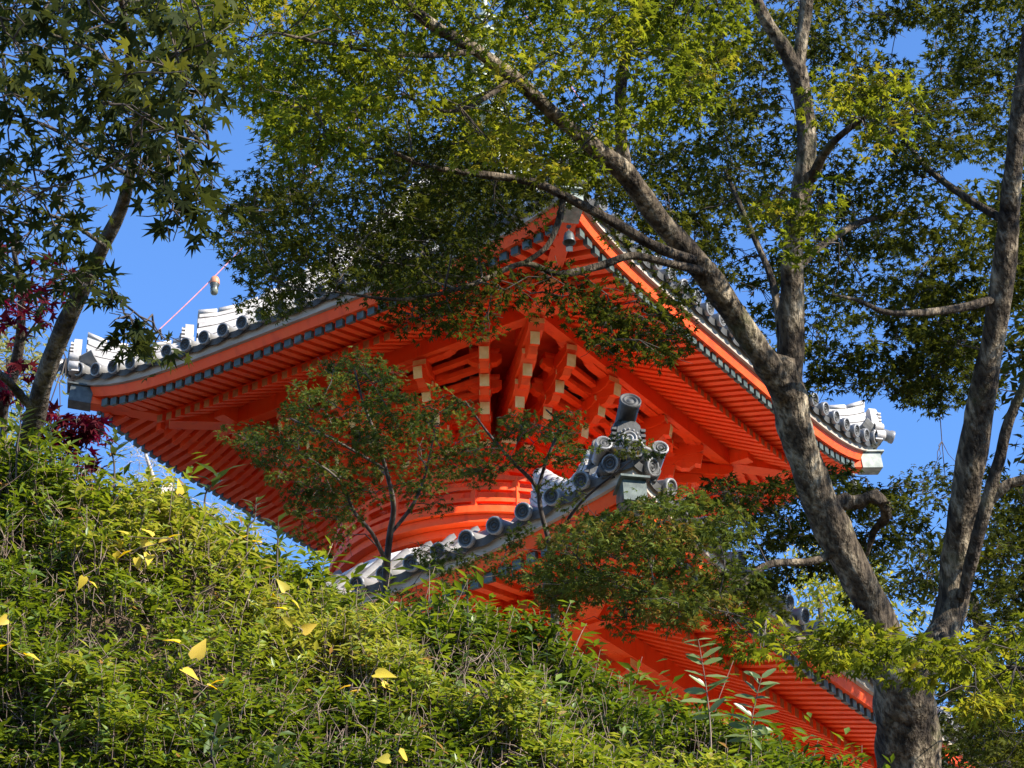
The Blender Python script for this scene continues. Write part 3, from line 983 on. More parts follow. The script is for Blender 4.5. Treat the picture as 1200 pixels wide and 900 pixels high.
def tubes_mesh(name, paths, mat, sides=6, lumps=0.0, smooth=True):
    """paths: list of (points (n,3), radii (n)) -> one mesh of tapered tubes"""
    VV, TT, off = [], [], 0
    for P, R in paths:
        n = len(P)
        D = np.gradient(P, axis=0)
        D /= np.linalg.norm(D, axis=1, keepdims=True) + 1e-9
        ref = np.array([0, 0, 1.0]) if abs(D[:, 2]).mean() < .8 else np.array([1.0, 0, 0])
        S = np.cross(D, ref); S /= np.linalg.norm(S, axis=1, keepdims=True) + 1e-9
        U = np.cross(S, D)
        a = np.linspace(0, 2 * np.pi, sides, endpoint=False)
        rr = R[:, None] * np.ones(sides)[None]
        if lumps:
            tt = np.arange(n)[:, None] * .55
            ph = RNG.uniform(0, 6.28, 4)
            rr = rr * (1 + lumps * (.5 * np.sin(2 * a[None] + tt * .7 + ph[0]) + .35 * np.sin(3 * a[None] - tt * 1.3 + ph[1]) + .3 * np.sin(5 * a[None] + tt * 2.1 + ph[2])
                                    + .3 * np.sin(tt * 1.9 + ph[3])) + RNG.normal(0, lumps * .18, rr.shape))
        V = P[:, None] + rr[..., None] * (np.cos(a)[None, :, None] * S[:, None] + np.sin(a)[None, :, None] * U[:, None])
        V = np.concatenate([V.reshape(-1, 3), P[-1:] + D[-1:] * R[-1] * .6])
        i = (np.arange(n - 1)[:, None] * sides + np.arange(sides)[None])
        j = (np.arange(n - 1)[:, None] * sides + (np.arange(sides)[None] + 1) % sides)
        T = np.concatenate([np.stack([i, j, j + sides], -1).reshape(-1, 3), np.stack([i, j + sides, i + sides], -1).reshape(-1, 3)])
        base = (n - 1) * sides
        tip = np.stack([base + np.arange(sides), base + (np.arange(sides) + 1) % sides, np.full(sides, n * sides)], -1)
        TT.append(np.concatenate([T, tip]) + off); VV.append(V)
        off += len(V)
    return fast_mesh(name, np.concatenate(VV), np.concatenate(TT), mat, smooth=smooth)


def star(tips, notch, droop=.5):
    """palmate leaf, base at the origin, pointing to +y"""
    tips = sorted(tips, key=lambda t: t[0])
    pts = []
    for i, (ang, r) in enumerate(tips):
        if i: pts.append(((tips[i - 1][0] + ang) / 2, notch))
        pts.append((ang, r))
    V = [(0, 0, 0)]
    for ang, r in pts:
        x, y = r * math.cos(rad(ang)), r * math.sin(rad(ang))
        V.append((x, y, -droop * r * r + (.03 if r == notch else 0)))
    T = [(0, i, i + 1) for i in range(1, len(pts))]
    return np.array(V), np.array(T)


STAR7 = star([(-28, .24), (10, .44), (50, .58), (90, .66), (130, .58), (170, .44), (208, .24)], .23)
STAR5 = star([(0, .42), (46, .58), (90, .66), (134, .58), (180, .42)], .24)


def lance(nseg=2, w=.16, bend=.12):
    V = [(0, 0, 0), (-w, .45, .03), (w, .45, .03), (0, 1, -bend), (0, .45, 0)]
    T = [(0, 2, 4), (2, 3, 4), (3, 1, 4), (1, 0, 4)]
    return np.array(V), np.array(T)


LANCE = lance()
LEAFLET = (np.array([(0, 0, 0), (-.14, .18, .02), (-.17, .55, .03), (-.09, .88, -.02), (0, 1, -.06), (.09, .88, -.02), (.17, .55, .03), (.14, .18, .02), (0, .5, -.03)]), np.array([(8, i, (i + 1) % 8) for i in range(8)]))
LANCE2 = (np.array([(0, 0, 0), (-.17, .5, .03), (0, 1, -.1), (.17, .5, .03)]), np.array([(0, 3, 2), (0, 2, 1)]))


def scatter(tmpl, pos, size, normal, yaw=None, tang=None):
    """copies of a leaf template: returns V, T"""
    TV, TT = tmpl
    n = len(pos)
    N = normal / (np.linalg.norm(normal, axis=1, keepdims=True) + 1e-9)
    if tang is None:
        t = yaw if yaw is not None else RNG.uniform(0, 2 * np.pi, n)
        tang = np.stack([np.cos(t), np.sin(t), np.zeros(n)], -1)
    Y = tang - (tang * N).sum(1, keepdims=True) * N
    Y /= np.linalg.norm(Y, axis=1, keepdims=True) + 1e-9
    X = np.cross(Y, N)
    S = size[:, None, None]
    V = pos[:, None] + S * (TV[None, :, 0:1] * X[:, None] + TV[None, :, 1:2] * Y[:, None] + TV[None, :, 2:3] * N[:, None])
    T = TT[None] + (np.arange(n) * len(TV))[:, None, None]
    return V.reshape(-1, 3), T.reshape(-1, 3)


def in_poly(poly, x, y):
    poly = np.asarray(poly, float)
    c = np.zeros(len(x), bool)
    j = len(poly) - 1
    for i in range(len(poly)):
        xi, yi = poly[i]; xj, yj = poly[j]
        m = ((yi > y) != (yj > y)) & (x < (xj - xi) * (y - yi) / (yj - yi + 1e-12) + xi)
        c ^= m
        j = i
    return c


def fill_poly(poly, spacing, holes=()):
    """jittered points inside a polygon (photo pixels)"""
    p = np.asarray(poly, float)
    x0, y0 = p.min(0); x1, y1 = p.max(0)
    n = int((x1 - x0) * (y1 - y0) / spacing ** 2 * 1.6) + 4
    x = RNG.uniform(x0, x1, n); y = RNG.uniform(y0, y1, n)
    m = in_poly(poly, x, y)
    for hx, hy, hrx, hry in holes:
        m &= ((x - hx) / hrx) ** 2 + ((y - hy) / hry) ** 2 > 1
    x, y = x[m], y[m]
    keep = []
    for i in range(len(x)):
        ok = True
        for k in keep:
            if (x[i] - x[k]) ** 2 + ((y[i] - y[k]) * 1.5) ** 2 < spacing ** 2 * .5:
                ok = False; break
        if ok: keep.append(i)
    return x[keep], y[keep]


class Tree:
    def __init__(s, name, base, label, cat='tree', group=None):
        s.o = empty(name, base)
        s.base = np.asarray(base, float)
        tag(s.o, label, cat, group)
        s.nodes, s.nr = [], []
        s.twigs = []
        s.leaves = {}
        s.mult, s.lmult, s.thin = 2.15, 1.25, 1.0

    def local(s, me_obj):
        me_obj.matrix_parent_inverse = Matrix.Translation(-Vector(s.base))
        return me_obj

    def limb(s, pts, mat, name='limb', sides=12, lumps=.10, jit=0.0):
        """pts: (px, py, w, diameter in photo px)"""
        P = ats(*np.array([q[:3] for q in pts]).T)
        R = np.array([q[3] / F_PX * q[2] / 2 for q in pts]) * s.thin
        P, R = smooth_path(P, R, 6 if sides > 8 else 4)
        if jit: P = P + RNG.normal(0, jit, P.shape) * (R[:, None] / R.max())
        o = link(name, tubes_mesh(name, [(P, R)], mat, sides, lumps), s.o)
        s.local(o)
        s.nodes += list(P[::2]); s.nr += list(R[::2])
        return o

    def wlimb(s, P, R, mat, name='trunk', sides=10, lumps=.1):
        P, R = smooth_path(P, R, 5)
        s.local(link(name, tubes_mesh(name, [(P, R)], mat, sides, lumps), s.o))
        s.nodes += list(P); s.nr += list(R)

    def spray(s, centres, rad_m, nleaf, lsize, key, tint=(.2, .8), flat=.28, tilt=.45, grow=True, hang=0.0, tmpl=None, fine=3):
        """leaf sprays round the cluster centres, twigs grown back to the nearest wood"""
        C = np.asarray(centres, float)
        if len(C) == 0: return
        nleaf = int(nleaf * s.mult); lsize = lsize * s.lmult; tilt = tilt * 1.4
        if grow:
            nodes = np.array(s.nodes)
            d0 = np.array([np.min(((nodes - c) ** 2).sum(1)) for c in C])
            for i in np.argsort(d0):
                c = C[i]
                nd = np.array(s.nodes)
                v = nd - c
                cost = (v ** 2).sum(1) + np.where(v[:, 2] > .1, .6 * v[:, 2], 0)
                j = int(np.argmin(cost))
                a = nd[j]
                L = np.linalg.norm(c - a)
                n = max(4, min(10, int(L / .12)))
                t = np.linspace(0, 1, n)[:, None]
                sag = np.array([0, 0, 1.0]) * L * .12
                perp = RNG.normal(0, 1, 3) * L * .10
                P = a + (c - a) * t + (sag + perp) * (4 * t * (1 - t)) + RNG.normal(0, .012, (n, 3)) * (t > 0) * (t < 1)
                r0 = min(.018, .004 + .006 * L, max(s.nr[j] * .7, .004))
                s.twigs.append((P, np.linspace(r0, .0028, n)))
                s.nodes += list(P[1:]); s.nr += list(np.linspace(r0, .0028, n)[1:])
                for _ in range(fine):
                    q = c + RNG.normal(0, 1, 3) * rad_m * np.array([.8, .8, flat * .8])
                    st = P[-max(2, n // 3)]
                    tt = np.linspace(0, 1, 5)[:, None]
                    Q = st + (q - st) * tt + RNG.normal(0, .01, (5, 3)) * (tt > 0)
                    s.twigs.append((Q, np.linspace(.0032, .0014, 5)))
        n = len(C) * nleaf
        ci = np.repeat(np.arange(len(C)), nleaf)
        r = np.sqrt(RNG.uniform(0, 1, n)) * rad_m * RNG.uniform(.75, 1.25, len(C))[ci]
        th = RNG.uniform(0, 2 * np.pi, n)
        tiltc = RNG.normal(0, .22, (len(C), 2))
        dx, dy = r * np.cos(th), r * np.sin(th)
        dz = RNG.normal(0, flat * rad_m * .5, n) + dx * tiltc[ci, 0] + dy * tiltc[ci, 1] - hang * r * r / rad_m
        pos = C[ci] + np.stack([dx, dy, dz], -1)
        N = np.stack([RNG.normal(0, tilt, n), RNG.normal(0, tilt, n), np.ones(n)], -1)
        out = np.stack([np.cos(th), np.sin(th), np.full(n, -.35)], -1) + RNG.normal(0, .6, (n, 3))
        sz = lsize * RNG.uniform(.7, 1.25, n)
        ct = RNG.uniform(tint[0], tint[1], len(C))[ci]
        ti = np.clip(ct + RNG.normal(0, .12, n), 0, 1)
        s.leaves.setdefault(key, []).append((pos, sz, N, out, ti, tmpl))

    def finish(s, mats, twigmat, big=None, name_leaf='crown'):
        """mats: key -> material; big = (key, template, count): the largest leaves become objects"""
        if s.twigs:
            o = link('twigs', tubes_mesh('twigs', s.twigs, twigmat, 4), s.o)
            s.local(o); o['kind'] = 'stuff'
        for key, lst in s.leaves.items():
            if big and big[0] == key:
                lst = [tuple(np.concatenate([t[k] for t in lst]) for k in range(5)) + (lst[0][5],)]
            VV, TT, TI, off = [], [], [], 0
            for pos, sz, N, out, ti, tmpl in lst:
                tm = tmpl or STAR5
                if big and big[0] == key:
                    sel = big_select(pos, sz, big[1])
                    make_leaf_objects(s, pos[sel], sz[sel], N[sel], out[sel], ti[sel], tm, mats[key])
                    m = np.ones(len(pos), bool); m[sel] = False
                    pos, sz, N, out, ti = pos[m], sz[m], N[m], out[m], ti[m]
                V, T = scatter(tm, pos, sz, N, tang=out)
                VV.append(V); TT.append(T + off); off += len(V)
                TI.append(np.repeat(ti, len(tm[0])))
            o = link(name_leaf, fast_mesh('crown', np.concatenate(VV), np.concatenate(TT), mats[key], np.concatenate(TI)), s.o)
            s.local(o); o['kind'] = 'stuff'
        return s.o


def project(P):
    inv = np.linalg.inv(CAMM)
    q = np.concatenate([P, np.ones((len(P), 1))], 1) @ inv.T
    w = -q[:, 2]
    return 600 + F_PX * q[:, 0] / w, 450 - F_PX * q[:, 1] / w, w


def big_select(pos, sz, count):
    x, y, w = project(pos)
    vis = (x > 0) & (x < 1200) & (y > 0) & (y < 900)
    score = np.where(vis, sz / w, 0)
    idx = np.argsort(-score)[:count]
    return idx[score[idx] > 0]


_leafcache = {}


def make_leaf_objects(tree, pos, sz, N, out, ti, tm, mat, name='leaf'):
    """single leaves as objects, five shared tints"""
    for i in range(len(pos)):
        q = min(4, int(ti[i] * 5))
        key = (id(tm), mat.name, q)
        if key not in _leafcache:
            _leafcache[key] = fast_mesh(name, tm[0], tm[1], mat, np.full(len(tm[0]), (q + .5) / 5))
        n = Vector(N[i]).normalized()
        y = Vector(out[i]); y = (y - n * y.dot(n)).normalized()
        x = y.cross(n)
        M = Matrix((( x.x, y.x, n.x, 0), (x.y, y.y, n.y, 0), (x.z, y.z, n.z, 0), (0, 0, 0, 1))) @ Matrix.Scale(float(sz[i]), 4)
        M.translation = Vector(pos[i]) - Vector(tree.base)
        link(name, _leafcache[key], tree.o, M)


def cl(poly, spacing, w0, w1, holes=(), slope=0.0):
    x, y = fill_poly(poly, spacing, holes)
    w = RNG.uniform(w0, w1, len(x))
    return ats(x, y, w)


def gz(P):
    return float(ground_h(P[0], P[1]))


# ------------------------------------------------------------------ the big forked maple
tb = at(1068, 1000, 13.4); tb[2] = gz(tb) - .05
A = Tree('maple_tree', tb, 'large maple with forked grey-brown trunk and green canopy over the pagoda')
P0 = [tb + np.array([.02, 0, 0]), tb + np.array([0, 0, .3]), tb + (at(1067, 920, 13.5) - tb) * .45, at(1067, 920, 13.5), at(1063, 850, 13.5), at(1058, 800, 13.5), at(1052, 768, 13.5)]
R0 = [.36, .26, .205, .19, .182, .19, .165]
P_, R_ = smooth_path(P0, R0, 7)
A.local(link('trunk', tubes_mesh('trunk', [(P_, R_)], M_BARK, 20, .10), A.o))
A.thin = .85
LB = lambda pts, sides=14, **k: A.limb(pts, M_BARK if sides > 10 else M_BARK2, sides=sides, **k)
LB([(1056, 800, 13.5, 62), (1036, 750, 13.5, 54), (1015, 695, 13.5, 49), (985, 640, 13.5, 49), (957, 578, 13.5, 49), (937, 520, 13.5, 48), (925, 470, 13.5, 48), (914, 425, 13.45, 44)], 18)
LB([(921, 462, 13.45, 38), (905, 435, 13.4, 37), (880, 398, 13.35, 36), (848, 350, 13.3, 35), (810, 300, 13.2, 34), (770, 255, 13.1, 31), (737, 208, 13.0, 29), (700, 175, 12.9, 25), (660, 143, 12.8, 20), (610, 98, 12.6, 19), (560, 60, 12.4, 18), (505, 28, 12.2, 17), (450, -20, 12, 12)], 16)
LB([(922, 470, 13.5, 40), (927, 410, 13.55, 36), (928, 350, 13.6, 33), (929, 300, 13.6, 31), (936, 245, 13.6, 29), (945, 190, 13.65, 28), (943, 130, 13.7, 27), (933, 78, 13.7, 25)], 16)
LB([(936, 90, 13.7, 22), (918, 55, 13.7, 20), (900, 28, 13.7, 18), (885, 0, 13.7, 17), (868, -40, 13.7, 14)])
LB([(933, 88, 13.7, 21), (939, 50, 13.75, 19), (944, 15, 13.8, 18), (947, -30, 13.8, 16)])
LB([(951, 210, 13.6, 15), (963, 185, 13.5, 13), (978, 165, 13.4, 11), (1003, 145, 13.3, 7), (1040, 120, 13.2, 4)], 9)
LB([(735, 208, 13.0, 20), (729, 170, 13.0, 18), (727, 130, 13.0, 17), (729, 90, 13.0, 15), (738, 40, 13.0, 13), (750, -20, 13, 10)], 10)
LB([(1058, 800, 13.55, 50), (1088, 770, 13.7, 46), (1112, 725, 13.9, 44), (1121, 665, 14.0, 43), (1128, 605, 14.0, 43), (1138, 540, 14.0, 41), (1152, 460, 14.0, 37), (1165, 390, 14.0, 34), (1176, 320, 14.0, 32), (1184, 240, 14.0, 28), (1192, 150, 14.0, 25), (1206, 50, 14, 21), (1215, -40, 14, 16)], 16)
LB([(1128, 700, 13.85, 17), (1143, 640, 13.8, 18), (1162, 570, 13.8, 19), (1172, 535, 13.8, 16), (1182, 495, 13.8, 14), (1206, 440, 13.8, 13), (1240, 380, 13.8, 10)], 10)
LB([(1150, 600, 13.82, 14), (1172, 575, 13.8, 15), (1195, 563, 13.8, 14), (1240, 560, 13.8, 11)], 9)
LB([(1168, 350, 14, 15), (1130, 360, 13.8, 12), (1085, 366, 13.6, 10), (1040, 366, 13.4, 8), (1005, 352, 13.2, 5), (975, 345, 13, 3)], 9)
LB([(965, 600, 13.5, 22), (985, 588, 13.55, 21), (1003, 589, 13.6, 18), (1022, 582, 13.6, 20), (1036, 590, 13.65, 16), (1038, 606, 13.7, 13), (1024, 624, 13.8, 9), (1016, 650, 13.9, 6)], 10, lumps=.30)
LB([(812, 305, 13.15, 17), (770, 290, 13.0, 15), (722, 262, 12.9, 14), (662, 230, 12.8, 13), (622, 213, 12.7, 12), (562, 204, 12.6, 10), (500, 195, 12.5, 7), (462, 178, 12.4, 5)], 10)
LB([(826, 318, 13.2, 13), (785, 309, 13.0, 11), (740, 300, 12.9, 11), (702, 312, 12.8, 11), (655, 321, 12.7, 10), (613, 309, 12.6, 8), (562, 330, 12.5, 7), (520, 343, 12.4, 6), (470, 351, 12.3, 5), (425, 347, 12.2, 4), (392, 342, 12.1, 3)], 9)
LB([(660, 232, 12.8, 9), (654, 262, 12.75, 9), (640, 290, 12.65, 8), (613, 309, 12.6, 7)], 8)
LB([(985, 645, 13.5, 13), (950, 658, 13.4, 11), (900, 662, 13.2, 10), (862, 690, 13.0, 9), (815, 712, 12.9, 7), (770, 700, 12.8, 5), (735, 715, 12.7, 3)], 9)
LB([(908, 440, 13.4, 12), (915, 400, 13.6, 11), (905, 330, 13.9, 10), (880, 270, 14.2, 8), (850, 200, 14.5, 6)], 8)
LB([(930, 320, 13.6, 14), (960, 290, 14.0, 11), (1010, 260, 14.4, 9), (1060, 250, 14.8, 7)], 8)
LB([(1180, 260, 14.0, 13), (1130, 230, 14.3, 10), (1080, 190, 14.5, 8), (1040, 130, 14.7, 6)], 8)
LB([(560, 60, 12.4, 10), (500, 65, 12.0, 8), (440, 60, 11.7, 6), (380, 50, 11.4, 5), (330, 40, 11, 4)], 8)
LB([(600, 92, 12.6, 9), (560, 120, 12.2, 7), (520, 130, 12, 5), (470, 110, 11.8, 4)], 8)
LB([(1040, 765, 13.4, 13), (1000, 752, 12.8, 10), (950, 750, 12.3, 7), (900, 745, 12, 5)], 8)
LB([(1105, 745, 13.6, 12), (1130, 770, 12.8, 10), (1165, 780, 12.2, 8), (1215, 785, 11.8, 6)], 8)

# upper canopy, sunlit, over the top of the picture
A.spray(cl([(150, -60), (860, -60), (850, 60), (800, 130), (740, 150), (690, 200), (640, 215), (560, 190), (520, 150), (430, 120), (400, 150), (335, 165), (300, 108), (240, 105), (170, 60)], 29, 11.2, 14.2,
            holes=((478, 148, 34, 18), (330, 20, 12, 8))), .19, 60, .050, 'a', (.2, .9), .30)
A.spray(cl([(300, -260), (900, -260), (880, -40), (150, -40)], 60, 10.5, 14), .25, 40, .06, 'a', (.3, .8))
# hanging edge sprays on the left of it
A.spray(cl([(318, 110), (430, 110), (425, 165), (330, 172)], 22, 11.0, 11.8), .13, 18, .058, 'a', (.3, .8), hang=.5)
# the dense darker cloud over the upper roof
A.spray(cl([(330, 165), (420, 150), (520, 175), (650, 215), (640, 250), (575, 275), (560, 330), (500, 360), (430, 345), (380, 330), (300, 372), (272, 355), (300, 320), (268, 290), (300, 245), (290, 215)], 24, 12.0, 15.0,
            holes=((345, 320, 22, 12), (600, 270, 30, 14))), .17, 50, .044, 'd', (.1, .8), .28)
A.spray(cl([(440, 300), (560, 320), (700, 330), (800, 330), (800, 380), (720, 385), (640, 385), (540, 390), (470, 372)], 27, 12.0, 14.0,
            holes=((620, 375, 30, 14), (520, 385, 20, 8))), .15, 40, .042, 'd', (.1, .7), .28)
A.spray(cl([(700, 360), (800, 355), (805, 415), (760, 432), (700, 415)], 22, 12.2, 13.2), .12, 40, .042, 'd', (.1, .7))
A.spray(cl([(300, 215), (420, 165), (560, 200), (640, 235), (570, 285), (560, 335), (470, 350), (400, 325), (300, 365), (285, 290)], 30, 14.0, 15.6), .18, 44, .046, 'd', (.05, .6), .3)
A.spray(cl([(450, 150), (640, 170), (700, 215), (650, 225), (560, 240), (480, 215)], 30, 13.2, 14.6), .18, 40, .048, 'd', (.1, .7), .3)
# round the near roof corner
A.spray(cl([(640, 150), (760, 160), (790, 220), (860, 300), (830, 345), (760, 310), (735, 270), (720, 240), (690, 220), (640, 200)], 27, 13.5, 15.0, holes=((690, 270, 40, 34),)), .16, 42, .046, 'd', (.15, .8))
A.spray(cl([(650, 175), (740, 180), (790, 240), (850, 310), (835, 350), (770, 300), (735, 250), (690, 215)], 26, 13.7, 15.0), .14, 40, .044, 'd', (.1, .7))
# right hand canopy
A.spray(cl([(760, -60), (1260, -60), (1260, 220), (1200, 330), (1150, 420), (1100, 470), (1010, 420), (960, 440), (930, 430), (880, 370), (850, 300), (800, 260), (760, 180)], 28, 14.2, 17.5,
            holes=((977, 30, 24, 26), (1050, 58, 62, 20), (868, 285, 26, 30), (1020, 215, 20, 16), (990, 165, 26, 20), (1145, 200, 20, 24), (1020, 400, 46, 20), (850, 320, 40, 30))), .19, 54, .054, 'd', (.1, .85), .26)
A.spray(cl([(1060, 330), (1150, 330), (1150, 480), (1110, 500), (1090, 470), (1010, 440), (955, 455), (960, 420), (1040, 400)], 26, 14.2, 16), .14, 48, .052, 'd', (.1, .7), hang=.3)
A.spray(cl([(1165, 250), (1250, 250), (1250, 520), (1210, 500), (1190, 420)], 26, 14.2, 16), .15, 34, .050, 'd', (.1, .7))
A.spray(cl([(950, 90), (1080, 90), (1060, 180), (960, 160)], 30, 12.4, 13.2), .16, 26, .054, 'a', (.4, .9))
A.spray(cl([(880, 240), (960, 225), (965, 290), (890, 300)], 30, 12.4, 13.0), .14, 26, .054, 'a', (.4, .9))
# unseen crown added beyond the right edge to shade the canopy
A.spray(cl([(1270, -260), (1750, -200), (1750, 330), (1480, 380), (1290, 250)], 85, 11.5, 15), .30, 60, .065, 'd', (.1, .7))
dap = []  # unseen leaf clusters added along the sun rays to dapple the trunks
for px, py, w in [(940, 530, 13.5), (920, 450, 13.5), (850, 350, 13.3), (770, 255, 13.1), (700, 175, 12.9), (928, 320, 13.6), (940, 220, 13.6), (943, 130, 13.7),
                  (1165, 390, 14), (1184, 240, 14), (1050, 600, 14), (880, 200, 15), (1000, 300, 15), (1060, 420, 15), (1000, 80, 15), (1100, 120, 15)]:
    p = at(px, py, w); sd = np.array(sun_dir)
    for _ in range(5):
        q = p + sd * RNG.uniform(2.6, 4.6) + RNG.normal(0, .35, 3)
        x_, y_, w_ = project(q[None])
        if x_[0] > 1260 or y_[0] < -60: dap.append(q)
A.spray(np.array(dap), .26, 11, .06, 'd', (.1, .7))
# lower right, dark
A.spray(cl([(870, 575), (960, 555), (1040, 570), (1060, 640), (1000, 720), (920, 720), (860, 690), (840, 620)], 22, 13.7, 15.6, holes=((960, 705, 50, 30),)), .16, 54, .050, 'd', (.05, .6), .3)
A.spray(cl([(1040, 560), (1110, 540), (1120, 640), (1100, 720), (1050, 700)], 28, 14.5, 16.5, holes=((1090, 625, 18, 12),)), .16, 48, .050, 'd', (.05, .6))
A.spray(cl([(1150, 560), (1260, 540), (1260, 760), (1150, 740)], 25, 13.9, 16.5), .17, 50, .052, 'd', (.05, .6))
A.spray(cl([(840, 560), (900, 565), (900, 600), (830, 600)], 22, 13, 14), .12, 30, .046, 'd', (.1, .6))
# lit branch across the lower roof
A.spray(cl([(650, 640), (720, 590), (800, 580), (860, 600), (880, 690), (840, 735), (760, 730), (700, 745), (640, 710)], 21, 11.8, 13.4, holes=((690, 730, 26, 12),)), .15, 56, .042, 'o', (.3, .95), .3)
A.spray(cl([(830, 690), (905, 690), (900, 745), (870, 750)], 24, 12.4, 13.4), .15, 36, .044, 'd', (.1, .7))
# nearer bright branch in front of the fork
A.spray(cl([(840, 735), (960, 738), (1060, 745), (1130, 735), (1240, 745), (1240, 850), (1130, 830), (1060, 785), (960, 770), (870, 755)], 26, 10.6, 12.6), .16, 30, .062, 'a', (.35, .9), .22)
A.spray(cl([(1110, 790), (1260, 790), (1260, 960), (1120, 960)], 25, 12.4, 15.5), .18, 46, .055, 'd', (.1, .7))
A.finish({'a': L_MAPLE, 'd': L_MAPLE_D, 'o': L_OLIVE}, M_TWIGD, big=('a', 290))

# ------------------------------------------------------------------ maple with large leaves on the left
bb_ = at(18, 600, 9.3); bb_[2] = gz(bb_)
B = Tree('maple_tree', bb_, 'slender maple with big star leaves leaning above the clipped hedge')
P_, R_ = smooth_path([bb_, at(24, 560, 9.2), at(38, 500, 9.1), at(52, 445, 9.0), at(70, 395, 8.9), at(92, 348, 8.8), at(120, 290, 8.7), at(143, 242, 8.6), at(155, 190, 8.4), at(160, 130, 8.1), at(150, 60, 7.8), at(140, -20, 7.6)],
                     np.array([27, 26, 25, 23, 22, 20, 17, 14, 11, 9, 7, 5]) / F_PX * 9 / 2, 6)
B.local(link('trunk', tubes_mesh('trunk', [(P_, R_)], M_BARK2, 14, .07), B.o))
B.nodes += list(P_[20::2]); B.nr += list(R_[20::2])
B.thin = .7
LBB = lambda pts, **k: B.limb(pts, M_BARK2, sides=9, **k)
LBB([(42, 482, 9.05, 17), (28, 468, 9.0, 15), (10, 447, 8.9, 13), (-20, 425, 8.7, 10)])
LBB([(150, 205, 8.45, 9), (110, 180, 7.9, 7), (60, 150, 7.4, 6), (0, 130, 7, 4), (-40, 120, 6.8, 3)])
LBB([(122, 288, 8.6, 8), (80, 260, 8.0, 6), (30, 245, 7.5, 4), (-20, 240, 7.2, 3)])
LBB([(157, 170, 8.3, 9), (185, 150, 7.8, 7), (215, 150, 7.3, 5), (245, 175, 7, 3)])
LBB([(100, 335, 8.7, 8), (125, 345, 8.2, 6), (150, 360, 7.8, 4), (180, 385, 7.5, 3)])
LBB([(155, 90, 7.9, 8), (110, 60, 7.2, 6), (60, 40, 6.8, 4), (0, 20, 6.5, 3)])
LBB([(158, 110, 8.0, 7), (200, 70, 7.4, 5), (250, 50, 7, 3)])
B.mult, B.lmult = 2.0, 1.15
B.spray(cl([(-40, -40), (230, -40), (245, 40), (250, 110), (235, 165), (140, 190), (60, 190), (-40, 200)], 33, 6.4, 8.0, holes=((30, 60, 16, 14), (20, 130, 18, 14))), .125, 10, .068, 's', (.1, .75), .4, .6, hang=.5)
B.spray(cl([(170, 150), (245, 160), (272, 240), (255, 268), (215, 262), (160, 230)], 30, 6.6, 7.4), .085, 7, .068, 's', (.05, .5), .4, .6, hang=.6)
B.spray(cl([(-30, 190), (70, 190), (130, 250), (105, 340), (60, 330), (-30, 350)], 36, 6.6, 8.2), .11, 7, .066, 's', (.05, .5), .4, .6, hang=.6)
B.spray(cl([(70, 270), (125, 300), (150, 350), (200, 400), (170, 425), (130, 385), (85, 350)], 28, 7.0, 8.0), .08, 8, .066, 's', (.05, .5), .4, .6, hang=.6)
B.spray(cl([(-60, -260), (260, -260), (260, -50), (-60, -50)], 60, 6.4, 8.2), .16, 10, .068, 's', (.1, .7))
for lst in B.leaves.values():
    for i, t in enumerate(lst): lst[i] = t[:5] + (STAR7,)
# the sprays are merged so that the largest leaves of the whole tree become objects
allp = B.leaves['s']
B.leaves['s'] = [tuple(np.concatenate([t[k] for t in allp]) for k in range(5)) + (STAR7,)]
B.finish({'s': L_SHADE}, M_TWIGD, big=('s', 290))

# ------------------------------------------------------------------ red maple behind it
rb = at(-30, 620, 10.6); rb[2] = gz(rb)
C = Tree('red_maple', rb, 'dark red leaved maple sapling behind the slender green maple')
C.wlimb([rb, at(-20, 540, 10.5), at(0, 480, 10.4), at(20, 420, 10.3), at(25, 350, 10.2), at(15, 290, 10.1)], np.array([.05, .045, .035, .025, .018, .010]), M_BARK2, sides=8)
C.spray(cl([(-60, 260), (60, 280), (100, 320), (90, 365), (40, 385), (-60, 370)], 38, 9.6, 10.6), .12, 10, .062, 'r', (.1, .9), .4, .6, hang=.5)
C.spray(cl([(50, 470), (100, 478), (128, 515), (95, 545), (55, 520)], 22, 9.4, 9.8), .09, 14, .062, 'r', (.1, .9), .4, .6, hang=.5)
C.spray(cl([(-20, 410), (30, 420), (35, 460), (-20, 470)], 26, 9.8, 10.4), .09, 9, .062, 'r', (.1, .9), .4, .6, hang=.5)
C.finish({'r': L_REDM}, M_TWIGD, big=('r', 250))


# ------------------------------------------------------------------ two small maples in front of the pagoda
def small_maple(base_px, w, trunk, limbs, polys, label, tint):
    b = at(*base_px, w); b[2] = gz(b)
    t = Tree('young_maple', b, label, 'tree', 'young maples before the pagoda')
    t.mult, t.lmult = 2.6, 1.25
    pts = [b] + [at(x, y, ww) for x, y, ww, d in trunk]
    t.wlimb(pts, np.array([trunk[0][3] * 1.4] + [q[3] for q in trunk]) / F_PX * w / 2, M_TWIGD, sides=8)
    for l in limbs: t.limb(l, M_TWIGD, sides=7)
    for poly, sp, w0, w1, rm, nl, ls, holes in polys:
        t.spray(cl(poly, sp, w0, w1, holes), rm, nl, ls, 'o', tint, .3, fine=2)
    return t.finish({'o': L_OLIVE}, M_TWIGD)


